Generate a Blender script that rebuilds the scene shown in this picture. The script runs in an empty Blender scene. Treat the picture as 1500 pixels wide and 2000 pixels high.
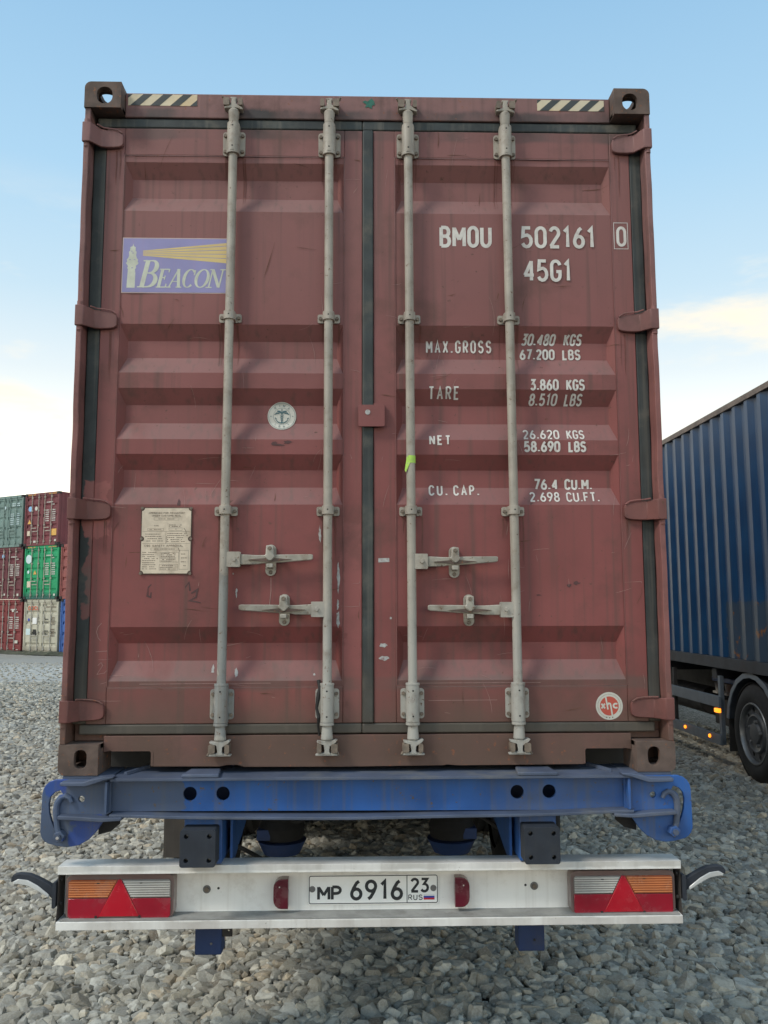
import bpy, bmesh, math, random
import numpy as np
from mathutils import Vector, Matrix
from mathutils.geometry import tessellate_polygon

scene = bpy.context.scene
COL = scene.collection
R = math.radians
random.seed(7)
rng = np.random.default_rng(11)
ZC = 1.13                      # height of the container floor above the ground

# ------------------------------------------------------------------ camera
cam_d = bpy.data.cameras.new('camera')
cam = bpy.data.objects.new('camera', cam_d)
COL.objects.link(cam)
yaw, pitch, roll = 0.02541998, 0.11341842, -0.0022403
cy_, sy_, cp_, sp_ = math.cos(yaw), math.sin(yaw), math.cos(pitch), math.sin(pitch)
fw = Vector((sy_ * cp_, cy_ * cp_, sp_))
rt = Vector((cy_, -sy_, 0))
up = rt.cross(fw)
rt2 = rt * math.cos(roll) + up * math.sin(roll)
up2 = -rt * math.sin(roll) + up * math.cos(roll)
mw = Matrix((rt2, up2, -fw)).transposed().to_4x4()
mw.translation = Vector((-0.02873, -3.45548, 0.643957 + ZC))
cam.matrix_world = mw
cam_d.sensor_fit = 'VERTICAL'
cam_d.sensor_height = 24
cam_d.lens = 24 * 1666.2065 / 2000
cam_d.clip_start = .05
cam_d.clip_end = 3000
scene.camera = cam

# ------------------------------------------------------------------ world and sun
SUN_EL, SUN_AZ = R(46), R(-122)         # azimuth from +Y towards +X: from the left, behind thin cloud
SKY_STRENGTH = .1
CLOUD_AT = (0.35, 0.2, 0.1)
world = bpy.data.worlds.new('World')
scene.world = world
world.use_nodes = True
wn, wl = world.node_tree.nodes, world.node_tree.links
wn.clear()
def wnode(t, **k):
    n = wn.new(t)
    for a, b in k.items(): setattr(n, a, b)
    return n
w_out = wnode('ShaderNodeOutputWorld')
w_bg = wnode('ShaderNodeBackground')
sky = wnode('ShaderNodeTexSky', sky_type='NISHITA', sun_disc=False)
sky.sun_elevation = SUN_EL
sky.sun_rotation = SUN_AZ
sky.altitude = 0
sky.air_density = 1.0
sky.dust_density = 0.6
sky.ozone_density = 1.0
w_tc = wnode('ShaderNodeTexCoord')
w_sep = wnode('ShaderNodeSeparateXYZ')
wl.new(w_tc.outputs['Generated'], w_sep.inputs[0])
# hazy summer sky: the clear-sky model under a veil that brightens towards the horizon all the way round
w_ramp = wnode('ShaderNodeValToRGB')
wl.new(w_sep.outputs['Z'], w_ramp.inputs[0])
stops = [(0.0, (2.3, 2.1, 1.65)), (.11, (1.9, 1.78, 1.45)), (.18, (1.0, .98, .84)), (.26, (.70, .77, .78)), (.345, (.50, .66, .755)), (.46, (.36, .57, .74)), (.62, (.25, .455, .66)), (1.0, (.37, .45, .51))]
cr = w_ramp.color_ramp
while len(cr.elements) < len(stops): cr.elements.new(.5)
for e_, (p_, c_) in zip(cr.elements, stops):
    e_.position = p_; e_.color = (c_[0], c_[1], c_[2], 1)
w_scale = wnode('ShaderNodeVectorMath', operation='SCALE'); w_scale.inputs['Scale'].default_value = 1 / SKY_STRENGTH
wl.new(w_ramp.outputs[0], w_scale.inputs[0])
w_veil = wnode('ShaderNodeMix', data_type='RGBA')
w_veil.inputs[0].default_value = 0.86
wl.new(sky.outputs[0], w_veil.inputs[6]); wl.new(w_scale.outputs[0], w_veil.inputs[7])
# soft streaky clouds low in the sky
w_map = wnode('ShaderNodeMapping')
w_map.inputs['Scale'].default_value = (1.5, 1.5, 5.5)
w_map.inputs['Location'].default_value = CLOUD_AT
wl.new(w_tc.outputs['Generated'], w_map.inputs[0])
w_n = wnode('ShaderNodeTexNoise')
w_n.inputs['Scale'].default_value = 2.3
w_n.inputs['Detail'].default_value = 9
w_n.inputs['Roughness'].default_value = .56
wl.new(w_map.outputs[0], w_n.inputs['Vector'])
w_cr = wnode('ShaderNodeMapRange', interpolation_type='SMOOTHSTEP')
wl.new(w_n.outputs[0], w_cr.inputs[0]); w_cr.inputs[1].default_value = .52; w_cr.inputs[2].default_value = .72
# two cloud banks seen in the picture: one low on the right, one low on the left
w_sum = w_n.outputs[0]
for d_, amt_ in ((Vector((.44, .90, .325)), .12), (Vector((-.42, .93, .235)), .06)):
    w_dot = wnode('ShaderNodeVectorMath', operation='DISTANCE'); w_sq = wnode('ShaderNodeVectorMath', operation='MULTIPLY')
    w_sq.inputs[1].default_value = (1, 1, 2.6); wl.new(w_tc.outputs['Generated'], w_sq.inputs[0])
    dn = d_.normalized(); wl.new(w_sq.outputs[0], w_dot.inputs[0]); w_dot.inputs[1].default_value = (dn.x, dn.y, dn.z * 2.6)
    w_g = wnode('ShaderNodeMapRange', interpolation_type='SMOOTHSTEP'); wl.new(w_dot.outputs['Value'], w_g.inputs[0])
    w_g.inputs[1].default_value = .22; w_g.inputs[2].default_value = .02; w_g.inputs[4].default_value = amt_
    w_add = wnode('ShaderNodeMath', operation='ADD'); wl.new(w_sum, w_add.inputs[0]); wl.new(w_g.outputs[0], w_add.inputs[1]); w_sum = w_add.outputs[0]
wl.new(w_sum, w_cr.inputs[0])
w_el = wnode('ShaderNodeMapRange', interpolation_type='SMOOTHSTEP')
wl.new(w_sep.outputs['Z'], w_el.inputs[0]); w_el.inputs[1].default_value = .46; w_el.inputs[2].default_value = .32
w_m = wnode('ShaderNodeMath', operation='MULTIPLY'); wl.new(w_cr.outputs[0], w_m.inputs[0]); wl.new(w_el.outputs[0], w_m.inputs[1])
w_mul = wnode('ShaderNodeMix', data_type='RGBA')
wl.new(w_m.outputs[0], w_mul.inputs[0]); wl.new(w_veil.outputs[2], w_mul.inputs[6])
w_mul.inputs[7].default_value = (.86 / SKY_STRENGTH, .77 / SKY_STRENGTH, .62 / SKY_STRENGTH, 1)
wl.new(w_mul.outputs[2], w_bg.inputs['Color'])
w_bg.inputs['Strength'].default_value = SKY_STRENGTH
wl.new(w_bg.outputs[0], w_out.inputs[0])

sun_d = bpy.data.lights.new('sun', 'SUN')
sun_d.energy = 1.5
sun_d.angle = R(13)
sun_d.color = (1.0, .93, .82)
sun = bpy.data.objects.new('sun', sun_d)
COL.objects.link(sun)
sd = Vector((math.sin(SUN_AZ) * math.cos(SUN_EL), math.cos(SUN_AZ) * math.cos(SUN_EL), math.sin(SUN_EL)))
sun.rotation_euler = sd.to_track_quat('Z', 'Y').to_euler()

scene.view_settings.view_transform = 'Standard'
scene.view_settings.look = 'None'
scene.view_settings.gamma = 1
scene.view_settings.use_curve_mapping = False
scene.view_settings.exposure = 0.42
scene.render.resolution_x, scene.render.resolution_y = 768, 1024

# ------------------------------------------------------------------ materials
def rgba(c): return (c[0], c[1], c[2], 1)
class NT:
    def __init__(s, name):
        s.m = bpy.data.materials.new(name); s.m.use_nodes = True
        s.t = s.m.node_tree; s.n = s.t.nodes; s.l = s.t.links
        s.n.clear()
        s.out = s.n.new('ShaderNodeOutputMaterial')
        s.b = s.n.new('ShaderNodeBsdfPrincipled')
        s.l.new(s.b.outputs[0], s.out.inputs[0])
        g = s.n.new('ShaderNodeNewGeometry'); s.pos = g.outputs['Position']
        sp = s.n.new('ShaderNodeSeparateXYZ'); s.l.new(s.pos, sp.inputs[0])
        s.x, s.y, s.z = sp.outputs
    def put(s, sock, v):
        if v is None: return
        if isinstance(v, (int, float)): sock.default_value = v
        elif isinstance(v, tuple): sock.default_value = v if len(v) == len(sock.default_value) else rgba(v)
        else: s.l.new(v, sock)
    def math(s, op, a, b=None, c=None, clamp=False):
        n = s.n.new('ShaderNodeMath'); n.operation = op; n.use_clamp = clamp
        for i, v in enumerate((a, b, c)): s.put(n.inputs[i], v)
        return n.outputs[0]
    def noise(s, scale, detail=4, stretch=(1, 1, 1), rough=.5, off=(0, 0, 0), vec=None):
        mp = s.n.new('ShaderNodeMapping'); mp.inputs['Scale'].default_value = stretch; mp.inputs['Location'].default_value = off
        s.l.new(vec or s.pos, mp.inputs[0])
        n = s.n.new('ShaderNodeTexNoise'); n.inputs['Scale'].default_value = scale
        n.inputs['Detail'].default_value = detail; n.inputs['Roughness'].default_value = rough
        s.l.new(mp.outputs[0], n.inputs['Vector'])
        return n.outputs[0]
    def ramp(s, v, a, b):       # smooth 0..1 between a and b
        n = s.n.new('ShaderNodeMapRange'); n.interpolation_type = 'SMOOTHSTEP'
        s.put(n.inputs[0], v); n.inputs[1].default_value = a; n.inputs[2].default_value = b
        return n.outputs[0]
    def mix(s, f, a, b, mode='MIX'):
        n = s.n.new('ShaderNodeMix'); n.data_type = 'RGBA'; n.blend_type = mode
        s.put(n.inputs[0], f); s.put(n.inputs[6], a); s.put(n.inputs[7], b)
        return n.outputs[2]
    def bump(s, h, strength=.3, dist=.01, prev=None):
        n = s.n.new('ShaderNodeBump'); n.inputs['Strength'].default_value = strength; n.inputs['Distance'].default_value = dist
        s.l.new(h, n.inputs['Height'])
        if prev: s.l.new(prev, n.inputs['Normal'])
        s.l.new(n.outputs[0], s.b.inputs['Normal'])
        return n.outputs[0]
    def fin(s, col, rough=.6, metal=0):
        s.put(s.b.inputs['Base Color'], col); s.put(s.b.inputs['Roughness'], rough); s.put(s.b.inputs['Metallic'], metal)
        return s.m

def paint(name, col, var=.15, scale=6, dirt=(.09, .075, .06), amt=.35, dscale=9, streak=.25, rough=.55, metal=0, ledge=None,
          low=None, spots=.0, spotcol=(.10, .05, .03), bumpd=.0015, boxes=(), bands=(), ramp2=None):
    t = NT(name)
    n1 = t.noise(scale, 5)
    c = t.mix(t.ramp(n1, .3, .7), tuple(v * (1 - var) for v in col), tuple(min(1, v * (1 + var)) for v in col))
    if ramp2:                                           # slow change of the paint with height (bleaching)
        z0, z1, cc, a = ramp2
        f = t.math('MULTIPLY', t.ramp(t.math('ADD', t.z, t.math('MULTIPLY', t.noise(2.5, 4), .5)), z0 + .25, z1 + .25), a)
        c = t.mix(f, c, cc)
    for (x0, x1, z0, z1, cc, a) in boxes:               # touched-up paint patches with a ragged edge
        w = t.math('MULTIPLY', t.math('SUBTRACT', t.noise(14, 3), .5), .12)
        xx = t.math('ADD', t.x, w); zz = t.math('ADD', t.z, w)
        f = t.math('MULTIPLY', t.math('MULTIPLY', t.ramp(xx, x0, x0 + .01), t.ramp(xx, x1 + .01, x1)),
                   t.math('MULTIPLY', t.ramp(zz, z0, z0 + .01), t.ramp(zz, z1 + .01, z1)))
        c = t.mix(t.math('MULTIPLY', f, a), c, cc)
    if streak:
        s_ = t.ramp(t.noise(1, 4, (38, 38, .9)), .5, .75)
        c = t.mix(t.math('MULTIPLY', s_, streak), c, dirt)
    d = t.ramp(t.noise(dscale, 7, rough=.65, off=(3, 1, 7)), .48, .75)
    c = t.mix(t.math('MULTIPLY', d, amt), c, dirt)
    for (z0, z1, soft, cc, a) in bands:                 # grime that gathers in a band
        zz = t.math('ADD', t.z, t.math('MULTIPLY', t.math('SUBTRACT', t.noise(9, 5), .5), soft * 2.2))
        f = t.math('MULTIPLY', t.ramp(zz, z0 - soft, z0), t.ramp(zz, z1 + soft, z1))
        f = t.math('MULTIPLY', f, t.ramp(t.noise(4, 6, (1, 1, .4)), .3, .62))
        c = t.mix(t.math('MULTIPLY', f, a), c, cc)
    if low:                                             # road dirt rising from below
        z0, z1, cc, a = low
        f = t.ramp(t.math('ADD', t.z, t.math('MULTIPLY', t.math('SUBTRACT', t.noise(5, 6, (1, 1, .5)), .5), (z1 - z0) * 1.1)), z1, z0)
        c = t.mix(t.math('MULTIPLY', f, a), c, cc)
    if ledge:                                           # pale dust plus painted sky light on faces that look upwards
        sn = t.n.new('ShaderNodeSeparateXYZ'); gn = t.n.new('ShaderNodeNewGeometry'); t.l.new(gn.outputs['True Normal'], sn.inputs[0])
        f = t.math('MULTIPLY', t.ramp(sn.outputs[2], .12, .42), t.ramp(t.noise(7, 5, (1, 1, .6)), .12, .5))
        c = t.mix(t.math('MULTIPLY', f, ledge[1]), c, ledge[0])
    if spots:
        s2 = t.ramp(t.noise(42, 5, off=(9, 2, 4), rough=.7), .69 - spots * .33, .76 - spots * .33)
        c = t.mix(s2, c, spotcol)
    if bumpd:
        b1 = t.bump(t.noise(3.2, 2, off=(1, 5, 2)), .55, bumpd * 7)
        t.bump(t.noise(60, 5), .5, bumpd * .5, b1)
    r = t.math('MULTIPLY_ADD', d, .18, rough)
    return t.fin(c, r, metal)

M = {}
RED = (.224, .062, .058)
PINK = (.222, .110, .101)
MUD = (.112, .068, .051)
Z = ZC
M['red'] = paint('oxide_red_paint', RED, .10, 3, (.100, .058, .048), .58, 3, .58, .60, ledge=((.29, .21, .20), .28),
    low=(Z + .10, Z + .47, MUD, .92), spots=.15, spotcol=(.10, .05, .035), ramp2=(Z + .9, Z + 2.5, PINK, .60),
    boxes=((-1.16, -1.075, Z + .94, Z + 1.16, (.33, .105, .095), .8), (-.57, -.19, Z + .19, Z + .33, (.30, .075, .068), .75),
           (-.11, -.03, Z + .2, Z + 1.0, (.30, .095, .09), .6)),
    bands=((Z + .33, Z + .36, .02, (.11, .08, .07), .6), (Z + 2.69, Z + 2.73, .02, (.08, .06, .055), .7)))
M['red_frame'] = paint('weathered_red_frame_paint', (.225, .090, .082), .18, 5, (.07, .048, .042), .55, 6, .35, .68,
    low=(Z + .02, Z + .55, MUD, .95), spots=.22, spotcol=(.23, .085, .045), ramp2=(Z + 1.4, Z + 2.6, (.23, .135, .13), .6),
    bands=((Z + 2.76, Z + 2.80, .025, (.045, .042, .042), .95),))
M['red_deep'] = paint('hinge_red_paint', (.155, .056, .049), .15, 9, (.07, .045, .04), .5, 8, .2, .6, spots=.16,
    ramp2=(Z + 1.2, Z + 2.6, (.24, .125, .12), .7))
M['rusty'] = paint('rusty_casting_steel', (.115, .080, .066), .25, 14, (.07, .055, .05), .5, 9, .15, .8, spots=.30, spotcol=(.25, .10, .045), bumpd=.004)
M['rubber'] = paint('door_gasket_rubber', (.032, .040, .041), .25, 10, (.125, .118, .10), .85, 7, .6, .62,
    low=(Z + .05, Z + .6, (.095, .078, .060), .8),
    boxes=((-1.19, -1.10, Z + .93, Z + 1.17, (.30, .105, .095), .85), (-1.165, -1.130, Z + .62, Z + .95, (.24, .09, .08), .7)))
M['bar'] = paint('galvanised_bar_paint', (.365, .33, .28), .14, 8, (.17, .13, .095), .55, 16, .40, .5, spots=.24, spotcol=(.14, .08, .05),
    boxes=((-.63, -.53, Z + .15, Z + .78, (.20, .22, .225), .7),), ramp2=(Z + .9, Z + .3, (.40, .41, .39), .55))
M['bolt'] = paint('weathered_bolt_steel', (.19, .15, .115), .25, 30, (.08, .06, .05), .6, 20, 0, .6)
M['lever'] = paint('worn_handle_steel', (.37, .345, .295), .22, 18, (.16, .10, .06), .6, 10, 0, .48, spots=.3, spotcol=(.17, .11, .07))
M['white_letter'] = paint('white_lettering_paint', (.64, .61, .57), .08, 20, (.28, .17, .15), .35, 26, 0, .6, bumpd=0)
M['cream_letter'] = paint('faded_cream_print', (.56, .58, .48), .08, 20, (.35, .30, .30), .3, 26, 0, .6, bumpd=0)
M['lavender'] = paint('faded_violet_print', (.27, .255, .47), .10, 5, (.36, .26, .42), .6, 3, .35, .5, bumpd=0)
M['beam_yellow'] = paint('faded_yellow_print', (.63, .48, .20), .08, 6, (.58, .42, .30), .5, 8, .2, .5, bumpd=0)
M['pinkline'] = paint('faded_cream_border', (.55, .42, .38), .1, 9, (.3, .2, .2), .3, 10, 0, .6, bumpd=0)
M['placard'] = paint('worn_aluminium_plate', (.62, .53, .42), .12, 20, (.36, .28, .20), .75, 14, 0, .42, metal=.15, bumpd=.001)
M['ink'] = paint('dark_engraved_ink', (.17, .13, .10), .2, 40, (.4, .33, .25), .5, 60, 0, .6, bumpd=0)
M['sticker'] = paint('off_white_sticker', (.56, .55, .49), .05, 10, (.3, .25, .22), .3, 14, 0, .5, bumpd=0)
M['teal'] = paint('teal_print', (.05, .12, .14), .1, 10, (.2, .25, .25), .2, 30, 0, .5, bumpd=0)
M['sticker_red'] = paint('red_print', (.46, .075, .05), .08, 10, (.5, .2, .15), .2, 30, 0, .5, bumpd=0)
M['black'] = paint('black_print', (.022, .024, .028), .1, 10, (.08, .075, .07), .3, 12, 0, .6, bumpd=0)
M['tape_black'] = paint('dusty_black_tape', (.05, .058, .06), .1, 10, (.12, .1, .09), .4, 12, 0, .6, bumpd=0)
M['tape_white'] = paint('yellowed_reflective_tape', (.66, .58, .42), .08, 7, (.60, .33, .08), .85, 2.2, 0, .45, bumpd=0)
M['tape_amber'] = paint('amber_reflective_tape', (.66, .36, .07), .08, 12, (.5, .4, .3), .35, 12, 0, .45, bumpd=0)
M['lime'] = paint('lime_tape', (.40, .66, .09), .1, 30, (.35, .45, .2), .3, 40, 0, .45, bumpd=0)
M['green_scrap'] = paint('torn_green_tape', (.022, .13, .09), .2, 50, (.05, .07, .06), .5, 40, 0, .5, bumpd=0)
M['scuff'] = paint('scraped_pale_paint', (.42, .42, .41), .2, 60, (.20, .09, .085), .9, 55, 0, .7, bumpd=0)
M['smudge'] = paint('dark_grease_smudge', (.085, .040, .040), .1, 40, RED, .55, 24, 0, .7, bumpd=0)
M['rust_run'] = paint('faint_rust_run', (.150, .058, .045), .15, 30, RED, .9, 22, 0, .75, bumpd=0)
M['rust_mark'] = paint('rusty_chip', (.13, .058, .036), .2, 40, (.07, .035, .025), .6, 50, 0, .8, bumpd=0)
M['chalk'] = paint('pale_scratch', (.33, .20, .18), .1, 40, RED, .6, 40, 0, .7, bumpd=0)
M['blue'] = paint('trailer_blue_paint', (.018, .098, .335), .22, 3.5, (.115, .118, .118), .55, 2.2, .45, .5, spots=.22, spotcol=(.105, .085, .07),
    boxes=((-1.33, -.74, Z - .5, Z + .05, (.080, .098, .125), .75), (-1.26, -1.19, Z - .075, Z + .02, (.018, .062, .32), .9),
           (-1.33, -1.2, Z - .08, Z + .02, (.02, .08, .24), .3), (-1.16, -.98, Z - .32, Z - .16, (.018, .06, .30), .75)))
M['blue_dusty'] = paint('dusty_blue_top', (.075, .098, .155), .2, 5, (.17, .17, .165), .85, 4, .15, .65, spots=.12, spotcol=(.03, .06, .2))
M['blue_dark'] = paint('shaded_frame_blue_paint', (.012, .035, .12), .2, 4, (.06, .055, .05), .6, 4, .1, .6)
M['buffer'] = paint('dusty_black_rubber', (.022, .028, .040), .15, 12, (.065, .066, .066), .4, 9, .1, .75)
M['darksteel'] = paint('dirty_dark_steel', (.020, .019, .019), .3, 8, (.042, .035, .030), .5, 7, 0, .7)
M['flap'] = paint('dusty_mud_flap', (.052, .046, .042), .2, 6, (.10, .085, .07), .6, 4, .3, .8)
M['tyre'] = paint('dusty_tyre_rubber', (.009, .009, .010), .2, 20, (.022, .020, .018), .5, 8, 0, .85, bumpd=.001)
M['bumper'] = paint('off_white_bumper_paint', (.84, .83, .80), .04, 4, (.42, .38, .33), .42, 8, .22, .42, spots=.06, spotcol=(.3, .26, .22),
    bands=((Z - .36, Z - .33, .01, (.33, .31, .28), .55), (Z - .58, Z - .555, .01, (.35, .31, .28), .55)))
M['bumper_dirty'] = paint('dusty_bumper_ledge', (.30, .30, .285), .15, 14, (.18, .17, .155), .6, 12, 0, .8)
M['plate_white'] = paint('number_plate_white', (.88, .88, .86), .02, 5, (.5, .48, .42), .18, 10, 0, .35, bumpd=0)
M['flag_white'] = paint('flag_white_print', (.75, .75, .75), .02, 5, (.5, .5, .5), .1, 10, 0, .4, bumpd=0)
M['flag_blue'] = paint('flag_blue_print', (.02, .05, .35), .02, 5, (.1, .1, .3), .1, 10, 0, .4, bumpd=0)
M['flag_red'] = paint('flag_red_print', (.5, .02, .03), .02, 5, (.4, .1, .1), .1, 10, 0, .4, bumpd=0)
M['grey_screw'] = paint('grey_screw', (.2, .2, .2), .2, 30, (.1, .1, .1), .4, 20, 0, .4, metal=.5)

def lens(name, col, emit=0, rough=.16, dust=.25, grime=(.25, .2, .18), ribs=0, coat=.5):
    t = NT(name)
    d = t.ramp(t.noise(16, 6, rough=.6), .42, .75)
    c = t.mix(t.math('MULTIPLY', d, dust), col, grime)
    inner = t.ramp(t.noise(5, 2, off=(4, 4, 4)), .35, .7)
    c = t.mix(t.math('MULTIPLY', inner, .35), c, tuple(v * .45 for v in col))
    t.fin(c, t.math('MULTIPLY_ADD', d, .3, rough))
    t.b.inputs['Coat Weight'].default_value = coat
    if emit:
        t.b.inputs['Emission Color'].default_value = rgba(emit[:3]); t.b.inputs['Emission Strength'].default_value = emit[3]
    return t.m
M['lens_red'] = lens('red_lens', (.36, .012, .030), dust=.5, grime=(.22, .07, .08))
M['lens_red_bright'] = lens('red_reflector', (.50, .010, .026), dust=.22, grime=(.42, .10, .11))
M['lens_dark_red'] = lens('dark_red_lens', (.115, .010, .022))
M['lens_orange'] = lens('orange_lens', (.72, .26, .10), dust=.5, grime=(.42, .25, .18))
M['lens_clear'] = lens('clear_lens', (.66, .65, .61), dust=.6, grime=(.30, .27, .25))
M['lens_orange_shaded'] = lens('shaded_orange_groove', (.42, .10, .03), dust=.4, grime=(.3, .16, .1))  # darker copy of the orange lens: groove shade put into the colour
M['lens_clear_shaded'] = lens('shaded_clear_groove', (.30, .285, .27), dust=.5, grime=(.2, .18, .16))  # same for the clear lens, shade between the ribs painted in
M['lens_body'] = lens('smoky_lamp_rim', (.20, .13, .12), dust=.6, grime=(.17, .16, .145), rough=.3)
M['lens_white'] = lens('white_marker_lens', (.62, .63, .62), dust=.1)
M['amber_lit'] = lens('lit_amber_lamp', (.8, .25, .03), emit=(1, .24, .01, 2.0))

t = NT('gravel_stone')
at = t.n.new('ShaderNodeAttribute'); at.attribute_name = 'stone_color'
c = t.mix(t.math('MULTIPLY', t.ramp(t.noise(30, 6, rough=.6), .40, .75), .8), at.outputs['Color'], (.20, .18, .145))
c = t.mix(t.math('MULTIPLY', t.ramp(t.noise(110, 4), .45, .7), .5), c, t.mix(.5, at.outputs['Color'], (.5, .5, .48)))
t.bump(t.noise(85, 6, rough=.65), .55, .006)
M['stone'] = t.fin(c, .85)

t = NT('gravel_ground')
v = t.n.new('ShaderNodeTexVoronoi'); v.inputs['Scale'].default_value = 17; t.l.new(t.pos, v.inputs['Vector'])
v2 = t.n.new('ShaderNodeTexVoronoi'); v2.inputs['Scale'].default_value = 17; v2.feature = 'DISTANCE_TO_EDGE'; t.l.new(t.pos, v2.inputs['Vector'])
sep = t.n.new('ShaderNodeSeparateColor'); t.l.new(v.outputs['Color'], sep.inputs[0])
near = t.mix(sep.outputs[0], (.20, .19, .165), (.42, .41, .37))
near = t.mix(t.ramp(v2.outputs['Distance'], .10, .0), near, (.05, .045, .04))
fine = t.noise(3.0, 8, rough=.7)
far = t.mix(t.ramp(fine, .35, .68), (.34, .335, .31), (.52, .515, .48))
tracks = t.ramp(t.noise(.35, 5, (.35, 2.2, 1), off=(2, 0, 0)), .47, .62)
far = t.mix(t.math('MULTIPLY', tracks, .5), far, (.30, .29, .265))
band = t.math('MULTIPLY', t.ramp(t.y, 27, 30.5), .75)
far = t.mix(band, far, (.27, .26, .235))
near = t.mix(t.ramp(t.y, 11, 5), near, (.085, .078, .066))
c = t.mix(t.ramp(t.y, 12, 21), near, far)
b1 = t.bump(v2.outputs['Distance'], .6, .03)
t.bump(t.noise(30, 6), .5, .02, b1)
M['ground'] = t.fin(c, .95)

t = NT('tall_blue_container_paint')
n1 = t.ramp(t.noise(3, 5), .3, .7)
c = t.mix(n1, (.003, .028, .080), (.005, .040, .105))
c = t.mix(t.math('MULTIPLY', t.ramp(t.noise(1, 4, (20, 20, .5)), .45, .75), .35), c, (.018, .042, .075))
w = t.math('MULTIPLY', t.math('SUBTRACT', t.noise(8, 3), .5), .12)
f = t.math('MULTIPLY', t.ramp(t.math('ADD', t.z, w), 1.86, 1.83), t.ramp(t.math('ADD', t.y, w), 5.95, 5.92))
c = t.mix(t.math('MULTIPLY', f, .7), c, (.034, .048, .062))
rs = t.math('MULTIPLY', t.ramp(t.noise(6, 7, (1.2, 1.2, .8), rough=.65, off=(1, 3, 5)), .60, .67), f)
c = t.mix(rs, c, (.16, .068, .025))
b1 = t.bump(t.noise(4, 2), .5, .01)
M['blue_wall'] = t.fin(c, .42)
M['blue_rail'] = paint('rusty_brown_rail', (.15, .115, .095), .2, 6, (.09, .08, .075), .6, 5, .1, .7, spots=.2, spotcol=(.2, .1, .06))
M['blue_low'] = paint('dark_lower_rail', (.014, .018, .026), .2, 6, (.05, .036, .03), .7, 5, .1, .6)
M['guard'] = paint('grey_side_guard', (.085, .105, .13), .08, 6, (.08, .08, .08), .4, 6, .1, .45)
M['hub'] = paint('grey_wheel_disc', (.045, .050, .057), .12, 12, (.05, .048, .045), .5, 9, 0, .5)
M['rimedge'] = paint('bright_rim_edge', (.16, .165, .17), .1, 12, (.1, .1, .1), .4, 9, 0, .35, metal=.5)

# ------------------------------------------------------------------ mesh building
ABS = {}
def tri_poly(outer, holes):
    """outer/holes: lists of (a, b); returns flat points and triangles"""
    loops = [[Vector((p[0], p[1], 0)) for p in outer]] + [[Vector((p[0], p[1], 0)) for p in h] for h in holes]
    pts = [p for l in loops for p in l]
    if not holes: return pts, tessellate_polygon(loops), loops
    bm = bmesh.new(); es = []
    for l in loops:
        vs = [bm.verts.new(p) for p in l]
        es += [bm.edges.new((vs[i], vs[(i + 1) % len(vs)])) for i in range(len(vs))]
    bm.verts.index_update()
    bmesh.ops.triangle_fill(bm, use_beauty=True, use_dissolve=False, edges=es, normal=(0, 0, 1))
    tr = [tuple(v.index for v in f.verts) for f in bm.faces]
    bm.free()
    return pts, tr, loops

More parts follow.
